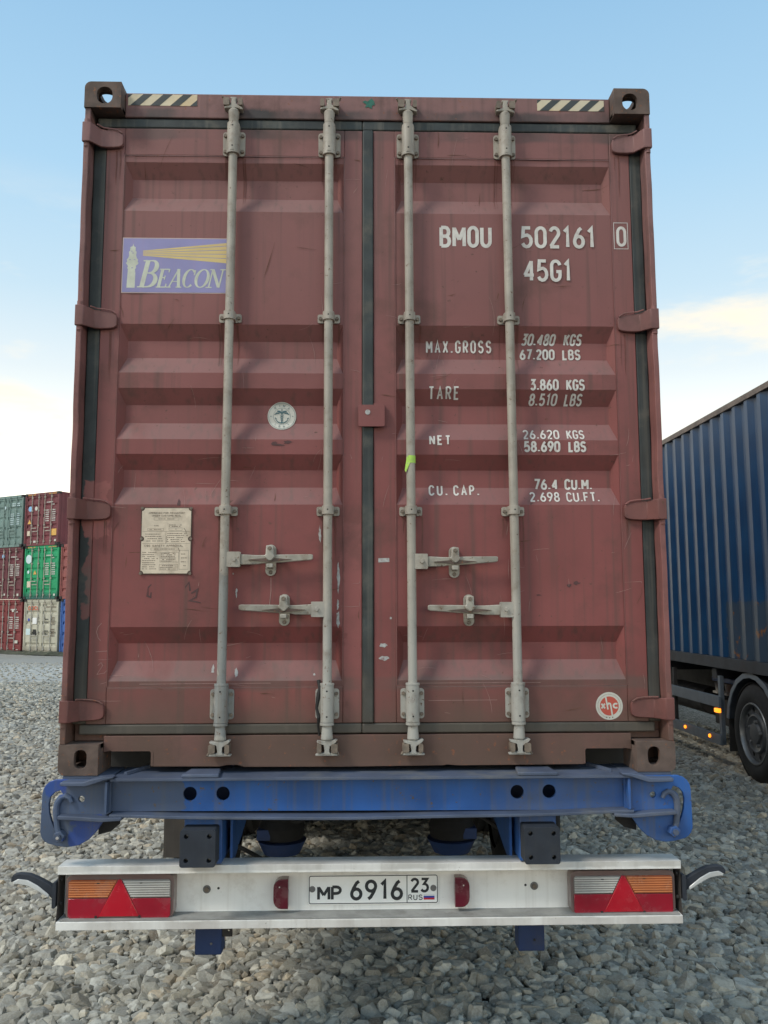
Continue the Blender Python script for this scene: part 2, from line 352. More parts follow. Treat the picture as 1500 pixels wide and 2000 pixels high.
class MB:
    def __init__(s): s.v = []; s.f = []
    def add(s, vs, fs):
        o = len(s.v); s.v += [tuple(v) for v in vs]; s.f += [tuple(i + o for i in f) for f in fs]; return s
    def box(s, x0, x1, y0, y1, z0, z1):
        return s.add([(x0, y0, z0), (x1, y0, z0), (x1, y1, z0), (x0, y1, z0), (x0, y0, z1), (x1, y0, z1), (x1, y1, z1), (x0, y1, z1)],
                     [(0, 3, 2, 1), (4, 5, 6, 7), (0, 1, 5, 4), (1, 2, 6, 5), (2, 3, 7, 6), (3, 0, 4, 7)])
    def prism(s, poly, a, b, axis='Y', holes=()):
        pts, tris, loops = tri_poly(poly, holes)
        def P(p, d):
            return {'Y': (p[0], d, p[1]), 'X': (d, p[0], p[1]), 'Z': (p[0], p[1], d)}[axis]
        n = len(pts)
        vs = [P(p, a) for p in pts] + [P(p, b) for p in pts]
        fs = [tuple(t_) for t_ in tris] + [tuple(n + i for i in reversed(t_)) for t_ in tris]
        o = 0
        for l in loops:
            k = len(l)
            for i in range(k):
                j = (i + 1) % k
                fs.append((o + i, o + j, n + o + j, n + o + i))
            o += k
        return s.add(vs, fs)
    def cyl(s, p0, p1, r0, r1=None, n=16, caps=True):
        if r1 is None: r1 = r0
        p0, p1 = Vector(p0), Vector(p1)
        d = (p1 - p0).normalized()
        a = d.orthogonal().normalized(); b = d.cross(a)
        vs = []
        for p, r in ((p0, r0), (p1, r1)):
            for i in range(n):
                an = 2 * math.pi * (i + .5) / n
                vs.append(p + (a * math.cos(an) + b * math.sin(an)) * r)
        fs = [(i, (i + 1) % n, n + (i + 1) % n, n + i) for i in range(n)]
        if caps: fs += [tuple(range(n))[::-1], tuple(range(n, 2 * n))]
        return s.add(vs, fs)
    def lathe(s, prof, center, axis='X', n=40):
        """prof: list of (offset along axis, radius)"""
        vs = []; cx, cy, cz = center
        for (o, r) in prof:
            for i in range(n):
                an = 2 * math.pi * i / n; c_, s_ = math.cos(an) * r, math.sin(an) * r
                vs.append({'X': (cx + o, cy + c_, cz + s_), 'Y': (cx + c_, cy + o, cz + s_), 'Z': (cx + c_, cy + s_, cz + o)}[axis])
        fs = []
        for k in range(len(prof) - 1):
            for i in range(n):
                j = (i + 1) % n
                fs.append((k * n + i, k * n + j, (k + 1) * n + j, (k + 1) * n + i))
        return s.add(vs, fs)
    def tube(s, path, r, n=8):
        pts = [Vector(p) for p in path]
        vs = []; prev = None
        for i, p in enumerate(pts):
            d = (pts[min(i + 1, len(pts) - 1)] - pts[max(i - 1, 0)]).normalized()
            a = d.orthogonal().normalized() if prev is None else (prev - d * prev.dot(d)).normalized()
            prev = a; b = d.cross(a)
            rr = r[i] if isinstance(r, (list, tuple)) else r
            for k in range(n):
                an = 2 * math.pi * k / n
                vs.append(p + (a * math.cos(an) + b * math.sin(an)) * rr)
        fs = []
        for i in range(len(pts) - 1):
            for k in range(n):
                j = (k + 1) % n
                fs.append((i * n + k, i * n + j, (i + 1) * n + j, (i + 1) * n + k))
        m_ = (len(pts) - 1) * n
        fs += [tuple(range(n))[::-1], tuple(range(m_, m_ + n))]
        return s.add(vs, fs)
    def ribbon(s, path, width, mapf, closed=False, step=.006):
        """path in flat (u, w) metres; width scalar or per point; mapf(u, w) -> 3-D point"""
        pts = [np.array(p, float) for p in path]
        ws = list(width) if isinstance(width, (list, tuple)) else [width] * len(pts)
        q = [pts[0]]; w = [ws[0]]
        for i in range(1, len(pts)):
            if np.linalg.norm(pts[i] - q[-1]) > 1e-6: q.append(pts[i]); w.append(ws[i])
        if closed and np.linalg.norm(q[0] - q[-1]) < 1e-6: q.pop(); w.pop()
        pts, ws = q, w; n = len(pts)
        L, Rr = [], []
        def nrm(v): return v / max(1e-9, np.linalg.norm(v))
        for i in range(n):
            a = nrm(pts[i] - pts[i - 1]) if (i > 0 or closed) else None
            b = nrm(pts[(i + 1) % n] - pts[i]) if (i < n - 1 or closed) else None
            if a is None: a = b
            if b is None: b = a
            tn = nrm(a + b); nn = np.array([-tn[1], tn[0]])
            k = max(.5, abs(np.dot(nn, np.array([-a[1], a[0]]))))
            L.append(pts[i] + nn * ws[i] / 2 / k); Rr.append(pts[i] - nn * ws[i] / 2 / k)
        segs = range(n if closed else n - 1)
        vs, fs = [], []
        for i in segs:
            j = (i + 1) % n
            m_ = max(1, int(math.ceil(np.linalg.norm(pts[j] - pts[i]) / step)))
            for k in range(m_):
                t0, t1 = k / m_, (k + 1) / m_
                o = len(vs)
                for (t_, S) in ((t0, L), (t0, Rr), (t1, Rr), (t1, L)):
                    p = S[i] * (1 - t_) + S[j] * t_
                    vs.append(mapf(p[0], p[1]))
                fs.append((o, o + 1, o + 2, o + 3))
        return s.add(vs, fs)
    def flat(s, poly, mapf, step=None):
        """a thin flat print filling a polygon"""
        pts, tris, _ = tri_poly(poly, ())
        return s.add([mapf(p[0], p[1]) for p in pts], [tuple(t_) for t_ in tris])
    def build(s, name, mat, parent=None, off=(0, 0, 0), bevel=0, seg=2, ang=32, merge=False, origin=None):
        bm = bmesh.new()
        V = [bm.verts.new((v[0] + off[0], v[1] + off[1], v[2] + off[2])) for v in s.v]
        for f in s.f:
            try: bm.faces.new([V[i] for i in f])
            except ValueError: pass
        if merge: bmesh.ops.remove_doubles(bm, verts=bm.verts, dist=1e-5)
        bmesh.ops.recalc_face_normals(bm, faces=bm.faces)
        cs = [v.co for v in bm.verts]
        if origin is None:
            lo = Vector((min(c[i] for c in cs) for i in range(3))); hi = Vector((max(c[i] for c in cs) for i in range(3)))
            origin = Vector(((lo.x + hi.x) / 2, (lo.y + hi.y) / 2, lo.z))
        origin = Vector(origin)
        bmesh.ops.translate(bm, verts=bm.verts, vec=-origin)
        me = bpy.data.meshes.new(name)
        bm.to_mesh(me); bm.free()
        me.materials.append(M[mat] if isinstance(mat, str) else mat)
        me.polygons.foreach_set('use_smooth', [True] * len(me.polygons))
        me.set_sharp_from_angle(angle=R(ang))
        o = bpy.data.objects.new(name, me)
        COL.objects.link(o)
        ABS[o.name] = origin
        if parent is not None:
            o.parent = parent; o.location = origin - ABS[parent.name]
        else: o.location = origin
        if bevel:
            b = o.modifiers.new('bevel', 'BEVEL'); b.width = bevel; b.segments = seg; b.limit_method = 'ANGLE'; b.angle_limit = R(35)
            b.harden_normals = False
        return o

def empty(name, loc, label, cat, group=None, rz=0):
    o = bpy.data.objects.new(name, None); COL.objects.link(o)
    o.location = loc; o.rotation_euler = (0, 0, rz); o.empty_display_size = .2
    o['label'] = label; o['category'] = cat
    if group: o['group'] = group
    ABS[o.name] = Vector((0, 0, 0)) if rz else Vector(loc)
    return o

def rrect(x0, x1, z0, z1, r, n=5):
    r = min(r, (x1 - x0) / 2 - 1e-5, (z1 - z0) / 2 - 1e-5)
    out = []
    for cx, cz, a0 in ((x1 - r, z1 - r, 0), (x0 + r, z1 - r, 90), (x0 + r, z0 + r, 180), (x1 - r, z0 + r, 270)):
        for i in range(n + 1):
            a = R(a0 + 90 * i / n); out.append((cx + r * math.cos(a), cz + r * math.sin(a)))
    return out
def circ(cx, cz, r, n=20, rz=None):
    rz = rz or r
    return [(cx + r * math.cos(2 * math.pi * i / n), cz + rz * math.sin(2 * math.pi * i / n)) for i in range(n)]

# ------------------------------------------------------------------ stroke lettering
def arc(cx, cy, rx, ry, a0, a1, n=9):
    return [(cx + rx * math.cos(R(a0 + (a1 - a0) * i / n)), cy + ry * math.sin(R(a0 + (a1 - a0) * i / n))) for i in range(n + 1)]
OV = arc(.25, .74, .25, .26, 0, 180) + arc(.25, .26, .25, .26, 180, 360)
SIX = [([(.40, 1), (.27, .90), (.10, .60), (.01, .36)], 0), (arc(.25, .28, .25, .28, 0, 360, 16), 1)]
G = {   # glyph: (advance width, [(path, closed)])
 '0': (.5, [(OV, 1)]), 'O': (.5, [(OV, 1)]),
 '1': (.3, [([(.02, .80), (.2, 1), (.2, 0)], 0)]),
 '2': (.5, [(arc(.25, .74, .24, .26, 165, -25) + [(.03, .03)], 0), ([(-.02, 0), (.5, 0)], 0)]),
 '3': (.5, [([(.03, 1), (.46, 1), (.22, .60)] + arc(.24, .30, .26, .30, 80, -150), 0)]),
 '4': (.52, [([(.40, 0), (.40, 1)], 0), ([(.40, .98), (.01, .27)], 0), ([(-.02, .27), (.54, .27)], 0)]),
 '5': (.5, [([(.46, 1), (.07, 1), (.03, .56)] + arc(.24, .31, .26, .31, 110, -155), 0)]),
 '6': (.5, SIX), '9': (.5, [([(.5 - a, 1 - b) for a, b in p], c_) for p, c_ in SIX]),
 '7': (.5, [([(0, 1), (.5, 1), (.16, 0)], 0)]),
 '8': (.5, [(arc(.25, .76, .21, .24, 0, 360, 14), 1), (arc(.25, .27, .25, .27, 0, 360, 14), 1)]),
 '.': (.12, [([(.06, -.01), (.06, .13)], 0)]), ',': (.12, [([(.10, .12), (.03, -.10)], 0)]), ' ': (.22, []),
 'A': (.54, [([(0, 0), (.27, 1), (.54, 0)], 0), ([(.1, .33), (.44, .33)], 0)]),
 'B': (.5, [([(0, 0), (0, 1)], 0), ([(0, 1), (.26, 1)] + arc(.26, .765, .20, .235, 90, -90, 6) + [(0, .53)], 0), ([(.2, .53)] + arc(.26, .265, .24, .265, 90, -90, 6) + [(0, 0)], 0)]),
 'C': (.5, [(arc(.25, .74, .25, .26, 10, 180) + arc(.25, .26, .25, .26, 180, 350), 0)]),
 'D': (.5, [([(0, 0), (0, 1)], 0), ([(0, 1), (.2, 1)] + arc(.2, .72, .28, .28, 90, 0, 5) + arc(.2, .28, .28, .28, 0, -90, 5) + [(0, 0)], 0)]),
 'E': (.44, [([(.44, 1), (0, 1), (0, 0), (.44, 0)], 0), ([(0, .52), (.36, .52)], 0)]),
 'F': (.44, [([(.44, 1), (0, 1), (0, 0)], 0), ([(0, .52), (.36, .52)], 0)]),
 'G': (.5, [(arc(.25, .74, .25, .26, 10, 180) + arc(.25, .26, .25, .26, 180, 360) + [(.5, .45), (.28, .45)], 0)]),
 'H': (.5, [([(0, 0), (0, 1)], 0), ([(.5, 0), (.5, 1)], 0), ([(0, .5), (.5, .5)], 0)]),
 'I': (.1, [([(.05, 0), (.05, 1)], 0)]),
 'K': (.5, [([(0, 0), (0, 1)], 0), ([(.48, 1), (.02, .42)], 0), ([(.16, .55), (.5, 0)], 0)]),
 'L': (.42, [([(0, 1), (0, 0), (.42, 0)], 0)]),
 'M': (.62, [([(0, 0), (0, 1)], 0), ([(.62, 1), (.62, 0)], 0), ([(.01, .97), (.31, .34)], 0), ([(.61, .97), (.31, .34)], 0)]),
 'N': (.5, [([(0, 0), (0, 1)], 0), ([(.5, 0), (.5, 1)], 0), ([(.01, .97), (.49, .03)], 0)]),
 'P': (.48, [([(0, 0), (0, 1)], 0), ([(0, 1), (.24, 1)] + arc(.24, .74, .24, .26, 90, -90, 7) + [(0, .48)], 0)]),
 'R': (.48, [([(0, 0), (0, 1)], 0), ([(0, 1), (.24, 1)] + arc(.24, .74, .24, .26, 90, -90, 7) + [(0, .48)], 0), ([(.22, .48), (.48, 0)], 0)]),
 'S': (.5, [(arc(.25, .755, .24, .245, 20, 250) + arc(.25, .265, .25, .265, 75, -160), 0)]),
 'T': (.5, [([(0, 1), (.5, 1)], 0), ([(.25, 1), (.25, 0)], 0)]),
 'U': (.5, [([(0, 1), (0, .26)] + arc(.25, .26, .25, .26, 180, 360) + [(.5, 1)], 0)]),
 'V': (.5, [([(0, 1), (.25, 0), (.5, 1)], 0)]), 'Y': (.5, [([(0, 1), (.25, .5), (.5, 1)], 0), ([(.25, .5), (.25, 0)], 0)]),
 'X': (.5, [([(0, 0), (.5, 1)], 0), ([(0, 1), (.5, 0)], 0)]),
 'x': (.44, [([(0, 0), (.42, .62)], 0), ([(0, .62), (.42, 0)], 0)]),
 'c': (.44, [(arc(.24, .31, .23, .31, 50, 310), 0)]),
}
def text(mb, s, x0, x1, z0, z1, th, mapf, shear=0, gap=.24, step=.006):
    """write s so that it fills the rectangle x0..x1, z0..z1 with strokes th thick"""
    h = (z1 - z0) - th
    tot = sum(G[c_][0] for c_ in s) + gap * (len(s) - 1)
    k = ((x1 - x0) - th) / tot
    x = x0 + th / 2; cnt = 0
    for c_ in s:
        for path, closed in G[c_][1]:
            pp = [(x + a * k + shear * b * h, z0 + th / 2 + b * h) for a, b in path]
            e = (cnt % 8) * .0003; cnt += 1
            mb.ribbon(pp, th, (lambda u, w_, e=e: (lambda p: (p[0], p[1] - e, p[2]))(mapf(u, w_))), closed=bool(closed), step=step)
        x += (G[c_][0] + gap) * k

def ragged(cx, cz, w, h, n=14, jit=.35, seed=0):
    r_ = random.Random(seed)
    return [(cx + w / 2 * math.cos(2 * math.pi * i / n) * (1 - jit * r_.random()), cz + h / 2 * math.sin(2 * math.pi * i / n) * (1 - jit * r_.random())) for i in range(n)]

# ------------------------------------------------------------------ ground
def ground_z(x, y):
    s = np.clip((np.asarray(y, float) - 10) / 27, 0, 1)
    s = s * s * (3 - 2 * s)
    u = .012 * np.sin(np.asarray(x) * 1.3 + 1) * np.cos(np.asarray(y) * .9) + .05 * np.sin(np.asarray(x) * .31) * np.sin(np.asarray(y) * .27 + 1) * np.clip((np.asarray(y) - 6) / 8, 0, 1)
    return -.28 * s + u
gx = np.unique(np.concatenate([np.linspace(-900, -60, 12), np.linspace(-60, -14, 24), np.linspace(-14, 14, 57), np.linspace(14, 60, 16), np.linspace(60, 900, 12)]))
gy = np.unique(np.concatenate([np.linspace(-400, -14, 10), np.linspace(-14, 24, 77), np.linspace(24, 80, 29), np.linspace(80, 1500, 14)]))
mb = MB()
XX, YY = np.meshgrid(gx, gy)
ZZ = ground_z(XX, YY) - .022
nx = len(gx)
mb.v = [tuple(p) for p in np.stack([XX.ravel(), YY.ravel(), ZZ.ravel()], -1).tolist()]
mb.f = [(j * nx + i, j * nx + i + 1, (j + 1) * nx + i + 1, (j + 1) * nx + i) for j in range(len(gy) - 1) for i in range(nx - 1)]
g = mb.build('ground', 'ground', origin=(0, 0, 0))
g['kind'] = 'structure'

def hull(npts, seed):
    r_ = np.random.default_rng(seed)
    while True:
        # angular crushed stone: an uneven many-sided block with a chipped, slightly tilted top
        k = int(r_.integers(5, 8)) if npts > 12 else int(r_.integers(4, 6))
        an = np.sort((np.arange(k) + r_.uniform(-.32, .32, k)) * 2 * np.pi / k)
        rr = 1 - .22 * r_.random(k)
        tilt = r_.uniform(-.30, .30, 2)
        ring = np.stack([rr * np.cos(an), rr * np.sin(an)], -1)
        lo = np.concatenate([ring * .82, np.full((k, 1), -.9)], 1)
        mid = np.concatenate([ring, r_.uniform(-.25, .45, (k, 1))], 1)
        sh = r_.uniform(.45, .85, (k, 1)); topz = .85 + ring @ tilt + r_.uniform(-.12, .12, k)
        p = np.concatenate([lo, mid, np.concatenate([ring * sh, topz[:, None]], 1)])
        bm = bmesh.new()
        for q in p: bm.verts.new(q)
        res = bmesh.ops.convex_hull(bm, input=bm.verts)
        bmesh.ops.delete(bm, geom=[e for e in res['geom_interior'] if isinstance(e, bmesh.types.BMVert)], context='VERTS')
        bmesh.ops.triangulate(bm, faces=bm.faces)
        bm.verts.ensure_lookup_table(); bm.verts.index_update()
        V = np.array([v.co[:] for v in bm.verts]); F = np.array([[v.index for v in f.verts] for f in bm.faces])
        bm.free()
        return V, F
def stones(zones, name, label, cat):
    Vs, Fs, Cs = [], [], []; base = 0
    for (pts, size, npts, ntemp) in zones:
        T = [hull(npts, 100 + npts * 31 + k) for k in range(ntemp)]
        which = rng.integers(0, ntemp, len(pts))
        for k in range(ntemp):
            P = pts[which == k]; K = len(P)
            if not K: continue
            V, F = T[k]
            q = rng.normal(size=(K, 4)); q[:, 1:3] *= .15
            q /= np.linalg.norm(q, axis=1)[:, None]
            w, x, y, z = q.T
            Rm = np.stack([1 - 2 * (y * y + z * z), 2 * (x * y - z * w), 2 * (x * z + y * w), 2 * (x * y + z * w), 1 - 2 * (x * x + z * z), 2 * (y * z - x * w),
                           2 * (x * z - y * w), 2 * (y * z + x * w), 1 - 2 * (x * x + y * y)], -1).reshape(K, 3, 3)
            sc = (size * .5 * np.exp(rng.normal(0, .25, K)))[:, None] * np.stack([1 + .40 * rng.random(K), .72 + .30 * rng.random(K), .32 + .20 * rng.random(K)], -1)
            W = np.einsum('kij,kvj->kvi', Rm, V[None] * sc[:, None, :]) + P[:, None, :]
            Vs.append(W.reshape(-1, 3)); Fs.append((F[None] + (base + np.arange(K) * len(V))[:, None, None]).reshape(-1, 3)); base += K * len(V)
            lum = np.clip(rng.normal(.36, .10, K), .13, .62)
            warm = rng.random(K)
            tint = np.where(warm[:, None] < .13, np.array([[1.14, .96, .70]]), np.where(warm[:, None] < .6, np.array([[1.02, 1.0, .88]]), np.array([[1.06, .99, .81]])))
            c_ = np.concatenate([lum[:, None] * tint, np.ones((K, 1))], 1)
            Cs.append(np.repeat(c_, len(V), 0))
    V = np.concatenate(Vs).astype(np.float32); F = np.concatenate(Fs).astype(np.int32); C_ = np.concatenate(Cs).astype(np.float32)
    me = bpy.data.meshes.new(name)
    me.vertices.add(len(V)); me.vertices.foreach_set('co', V.ravel())
    me.loops.add(F.size); me.loops.foreach_set('vertex_index', F.ravel())
    me.polygons.add(len(F)); me.polygons.foreach_set('loop_start', np.arange(0, F.size, 3, dtype=np.int32))
    me.update(calc_edges=True)
    me.shade_flat()
    a = me.attributes.new('stone_color', 'FLOAT_COLOR', 'POINT'); a.data.foreach_set('color', C_.ravel())
    me.materials.append(M['stone'])
    o = bpy.data.objects.new(name, me); COL.objects.link(o)
    o['label'] = label; o['category'] = cat; o['kind'] = 'stuff'
    print(name, len(F), 'tris')
    return o
def scatter(y0, y1, pitch, side, layer=0.0):
    ys = np.arange(y0, y1, pitch); out = []
    for yv in ys:
        hw = .47 * (yv + 3.5) + side
        xs = np.arange(-hw - .02 * 0, hw, pitch)
        out.append(np.stack([xs + rng.uniform(-.36, .36, len(xs)) * pitch, yv + rng.uniform(-.36, .36, len(xs)) * pitch, np.zeros(len(xs))], -1))
    P = np.concatenate(out)
    P[:, 2] = ground_z(P[:, 0], P[:, 1]) + rng.uniform(-.009, .003, len(P)) + layer
    return P
A1 = np.concatenate([scatter(-.2, 5.2, .055, .7), scatter(-.2, 5.2, .085, .7, -.004)])
A0 = scatter(-.2, 4.2, .048, .5, -.002)
A2 = scatter(5.2, 10.5, .058, .6)
A2 = A2[(np.abs(A2[:, 0]) > .9) & (A2[:, 0] < 5.2)]
A3 = scatter(10.5, 19, .095, .3)
A3 = A3[(A3[:, 0] < -1.2) | ((A3[:, 0] > 1.6) & (A3[:, 0] < 4.6))]
A4 = scatter(19, 30, .30, .3); A4 = A4[A4[:, 0] < -3]
A4[:, 2] -= .01
stones([(A1, .082, 15, 30), (A0, .042, 12, 10), (A2, .080, 13, 14), (A3, .088, 9, 8), (A4, .085, 8, 5)],
       'gravel', 'loose grey crushed stone covering the whole yard', 'gravel')

# ------------------------------------------------------------------ the container on the trailer
BX = empty('shipping_container', (0, 0, ZC), 'tall oxide red container with closed doors and four locking bars, on the blue trailer', 'shipping container')
O = (0, 0, ZC)
LEN = 12.192
def casting(cx, top, mirror, y0=0.0, inward=1, mat='rusty', parent=BX, name='corner_casting', bev=.004):
    """hollow corner casting: cx = outer x, inward = +1/-1 direction to the container middle"""
    w, h, d, th = .156, .118, .178, .026
    z0 = 2.896 - h if top else 0.0
    x0, x1 = sorted((cx, cx + inward * w))
    m = MB()
    hx = cx + inward * (.086 if top else .0865)
    hz = z0 + (.056 if top else .062)
    zr = .036 if not top else .038
    hw_ = .033 if top else .0245
    hole = rrect(hx - hw_, hx + hw_, hz - zr, hz + zr, hw_ - .002)
    # outline with the outer corner rounded
    r = .028
    def outline():
        zt, zb = z0 + h, z0
        pts = []
        ox, ix = cx, cx + inward * w
        zo, zi = (zt, zb) if top else (zb, zt)
        sgn = 1 if top else -1
        for i in range(7):
            a = R(90 * i / 6)
            pts.append((ox + inward * r * (1 - math.sin(a)), zo - sgn * r * (1 - math.cos(a))))
        pts += [(ox, zi), (ix, zi), (ix, zo)]
        return pts
    out = outline()
    ya, yb = (y0, y0 + th) if d > 0 else (y0, y0)
    m.prism(out, y0, y0 + th, 'Y', [hole])
    # inner wall, back wall
    xi0, xi1 = sorted((cx + inward * w, cx + inward * (w - .012)))
    m.box(xi0, xi1, y0 + th, y0 + d, z0, z0 + h)
    # outer side plate with hole
    xo0, xo1 = sorted((cx + inward * .001, cx + inward * th))
    zs = (z0, z0 + h - r * .8) if top else (z0 + r * .8, z0 + h)
    m.prism([(y0 + th, zs[0]), (y0 + d, zs[0]), (y0 + d, zs[1]), (y0 + th, zs[1])], xo0, xo1, 'X', [rrect(y0 + .062, y0 + .135, hz - .027, hz + .027, .024)])
    # top or bottom plate with its twistlock hole
    zp = (z0 + h - .028, z0 + h - .001) if top else (z0 + .001, z0 + .028)
    m.prism([(x0 + (.02 if inward > 0 else 0.001), y0 + th), (x1 - (.001 if inward > 0 else .02), y0 + th), (x1 - (.001 if inward > 0 else .02), y0 + d), (x0 + (.02 if inward > 0 else .001), y0 + d)],
            zp[0], zp[1], 'Z', [rrect((x0 + x1) / 2 - .034, (x0 + x1) / 2 + .034, y0 + .05, y0 + .165, .032)])
    zq = (z0 + .001, z0 + .02) if top else (z0 + h - .02, z0 + h - .001)
    m.box(min(cx + inward * .003, xi0), max(cx + inward * .003, xi1) - (0 if inward > 0 else 0), y0 + th, y0 + d - .001, zq[0], zq[1])
    return m.build(name, mat, parent, O, bevel=bev)
for top in (1, 0):
    casting(-1.219, top, 0, inward=1); casting(1.219, top, 0, inward=-1)
# far end castings, simpler
for top in (1, 0):
    casting(-1.219, top, 0, y0=LEN - .178, inward=1, bev=0); casting(1.219, top, 0, y0=LEN - .178, inward=-1, bev=0)

# corner posts: outer flange with a back web
for sx in (-1, 1):
    m = MB()
    xs = sorted((sx * 1.219, sx * 1.196))
    zb, zt = .118, 2.778
    # the flange between hinges is slightly battered
    zs = np.linspace(zb, zt, 60)
    vs = []; fs = []
    cuts = [.245, 1.05, 1.86, 2.66]
    for i, z_ in enumerate(zs):
        j = .0012 * math.sin(z_ * 9 + sx) + .0012 * math.sin(z_ * 23 + 2 * sx) + .004 * math.exp(-((z_ - 1.95) / .12) ** 2) * (1 if sx > 0 else 0)
        xo = sx * 1.217 + sx * j * .6; xi = sx * (1.194 + j)
        vs += [(xo, .004 + abs(j), z_), (xi, .004 + abs(j), z_), (xi, .20, z_), (xo, .20, z_)]
        if i:
            a = (i - 1) * 4; b = i * 4
            fs += [(a + k, a + (k + 1) % 4, b + (k + 1) % 4, b + k) for k in range(4)]
    fs += [(0, 1, 2, 3), tuple(len(vs) - 4 + k for k in (3, 2, 1, 0))]
    m.add(vs, fs)
    x_ = sorted((sx * 1.192, sx * 1.13))
    m.box(x_[0], x_[1], .105, .20, zb, zt)
    m.build('corner_post', 'red_frame', BX, O, bevel=.003)
# header and sill
m = MB()
m.box(-1.062, 1.062, .062, .17, 2.772, 2.884)
m.box(-1.19, -1.062, .095, .17, 2.72, 2.775)
m.box(1.062, 1.19, .095, .17, 2.72, 2.775)
m.build('door_header', 'red_frame', BX, O, bevel=.004)
m = MB()
bot = [(-.865, .022), (-.60, .020), (-.57, .026), (-.53, .026), (-.50, .018), (-.1, .016), (.3, .019), (.31, .022), (.36, .018), (.867, .020)]
outl = bot + [(.867, .076), (.875, .084), (1.02, .084), (1.062, .078), (1.062, .142), (-1.062, .142), (-1.062, .078), (-1.03, .084), (-.873, .084), (-.865, .076)]
m.prism(outl, .062, .076, 'Y')
m.box(-1.062, 1.062, .076, .17, .118, .1415)
m.box(-1.19, -1.0622, .10, .17, .119, .150); m.box(1.0622, 1.19, .10, .17, .119, .150)
m.box(-.872, -.862, .0765, .30, .022, .1175); m.box(.862, .872, .0765, .30, .022, .1175)
m.build('door_sill', 'red_frame', BX, O, bevel=.002)
for sx in (-1, 1):
    MB().ribbon([(sx * .868, .024), (sx * .868, .078), (sx * .876, .087), (sx * 1.03, .087)], .009, lambda u, w: (u, .0605, w)).build('sill_notch_edge', 'red_frame', BX, O)
# body: side walls (corrugated), roof, floor, front wall
m = MB()
for sx in (-1, 1):
    prof = []; y = .20; per = .278
    while y < LEN - .2:
        prof += [(y, 0), (y + .07, 0), (y + .138, -.036), (y + .21, -.036)]; y += per
    prof = [(min(a, LEN - .2), b) for a, b in prof]
    vs = []
    for (yy, dd) in prof: vs += [(sx * (1.205 + dd), yy, .16), (sx * (1.205 + dd), yy, 2.80)]
    m.add(vs, [(2 * i, 2 * i + 2, 2 * i + 3, 2 * i + 1) for i in range(len(prof) - 1)])
m.build('side_wall', 'red_frame', BX, O, ang=10)
m = MB()
for sx in (-1, 1):
    a, b = sorted((sx * 1.217, sx * 1.155))
    m.box(a, b, .178, LEN - .178, 2.80, 2.880)
    m.box(a, b, .178, LEN - .178, .012, .16)
m.build('side_rail', 'red_frame', BX, O, bevel=.004)
m = MB().box(-1.15, 1.15, .171, LEN - .02, 2.862, 2.874)
m.build('roof', 'red_frame', BX, O)
m = MB().box(-1.15, 1.15, .18, LEN - .02, .10, .155)
for k in range(28): m.box(-1.15, 1.15, .5 + k * .42, .55 + k * .42, .022, .0995)
m.build('floor', 'darksteel', BX, O)
m = MB().box(-1.06, 1.06, LEN - .05, LEN, .02, 2.88)
m.build('front_wall', 'red_frame', BX, O)

REC = [(2.573, 2.510, 2.425, 2.351), (1.849, 1.784, 1.710, 1.637), (1.571, 1.505, 1.427, 1.352), (1.289, 1.227, 1.153, 1.077), (.574, .507, .436, .356)]
PZ = (.334, 2.602)
DEPTH, PY = .036, .0735
def profz(z):
    for a, b, c_, d in REC:
        if d <= z <= a:
            if z > b: return (a - z) / (a - b)
            if z > c_: return 1.0
            return (z - d) / (c_ - d)
    return 0.0
DOORS = {'L': (-1.138, -.030, -1.060, -.108), 'R': (.018, 1.142, .110, 1.056)}
def surf(x, z):
    for k, (a, b, p0, p1) in DOORS.items():
        if p0 <= x <= p1 and PZ[0] <= z <= PZ[1]:
            r_ = min(1, max(0, min(x - p0 - .004, p1 - x - .004) / .026))
            wob = 0
            if p0 + .03 < x < p1 - .03:
                wob = .0022 * math.sin(x * 7.3 + z * 2.1) * math.sin(z * 5.7 + x * 3) + .0012 * math.sin(x * 19 + z * 6) * math.sin(z * 13 - x * 5)
            return PY + DEPTH * min(profz(z), r_) + wob
    return .070
def on(e=.0022): return lambda u, w: (u, surf(u, w) - e, w)

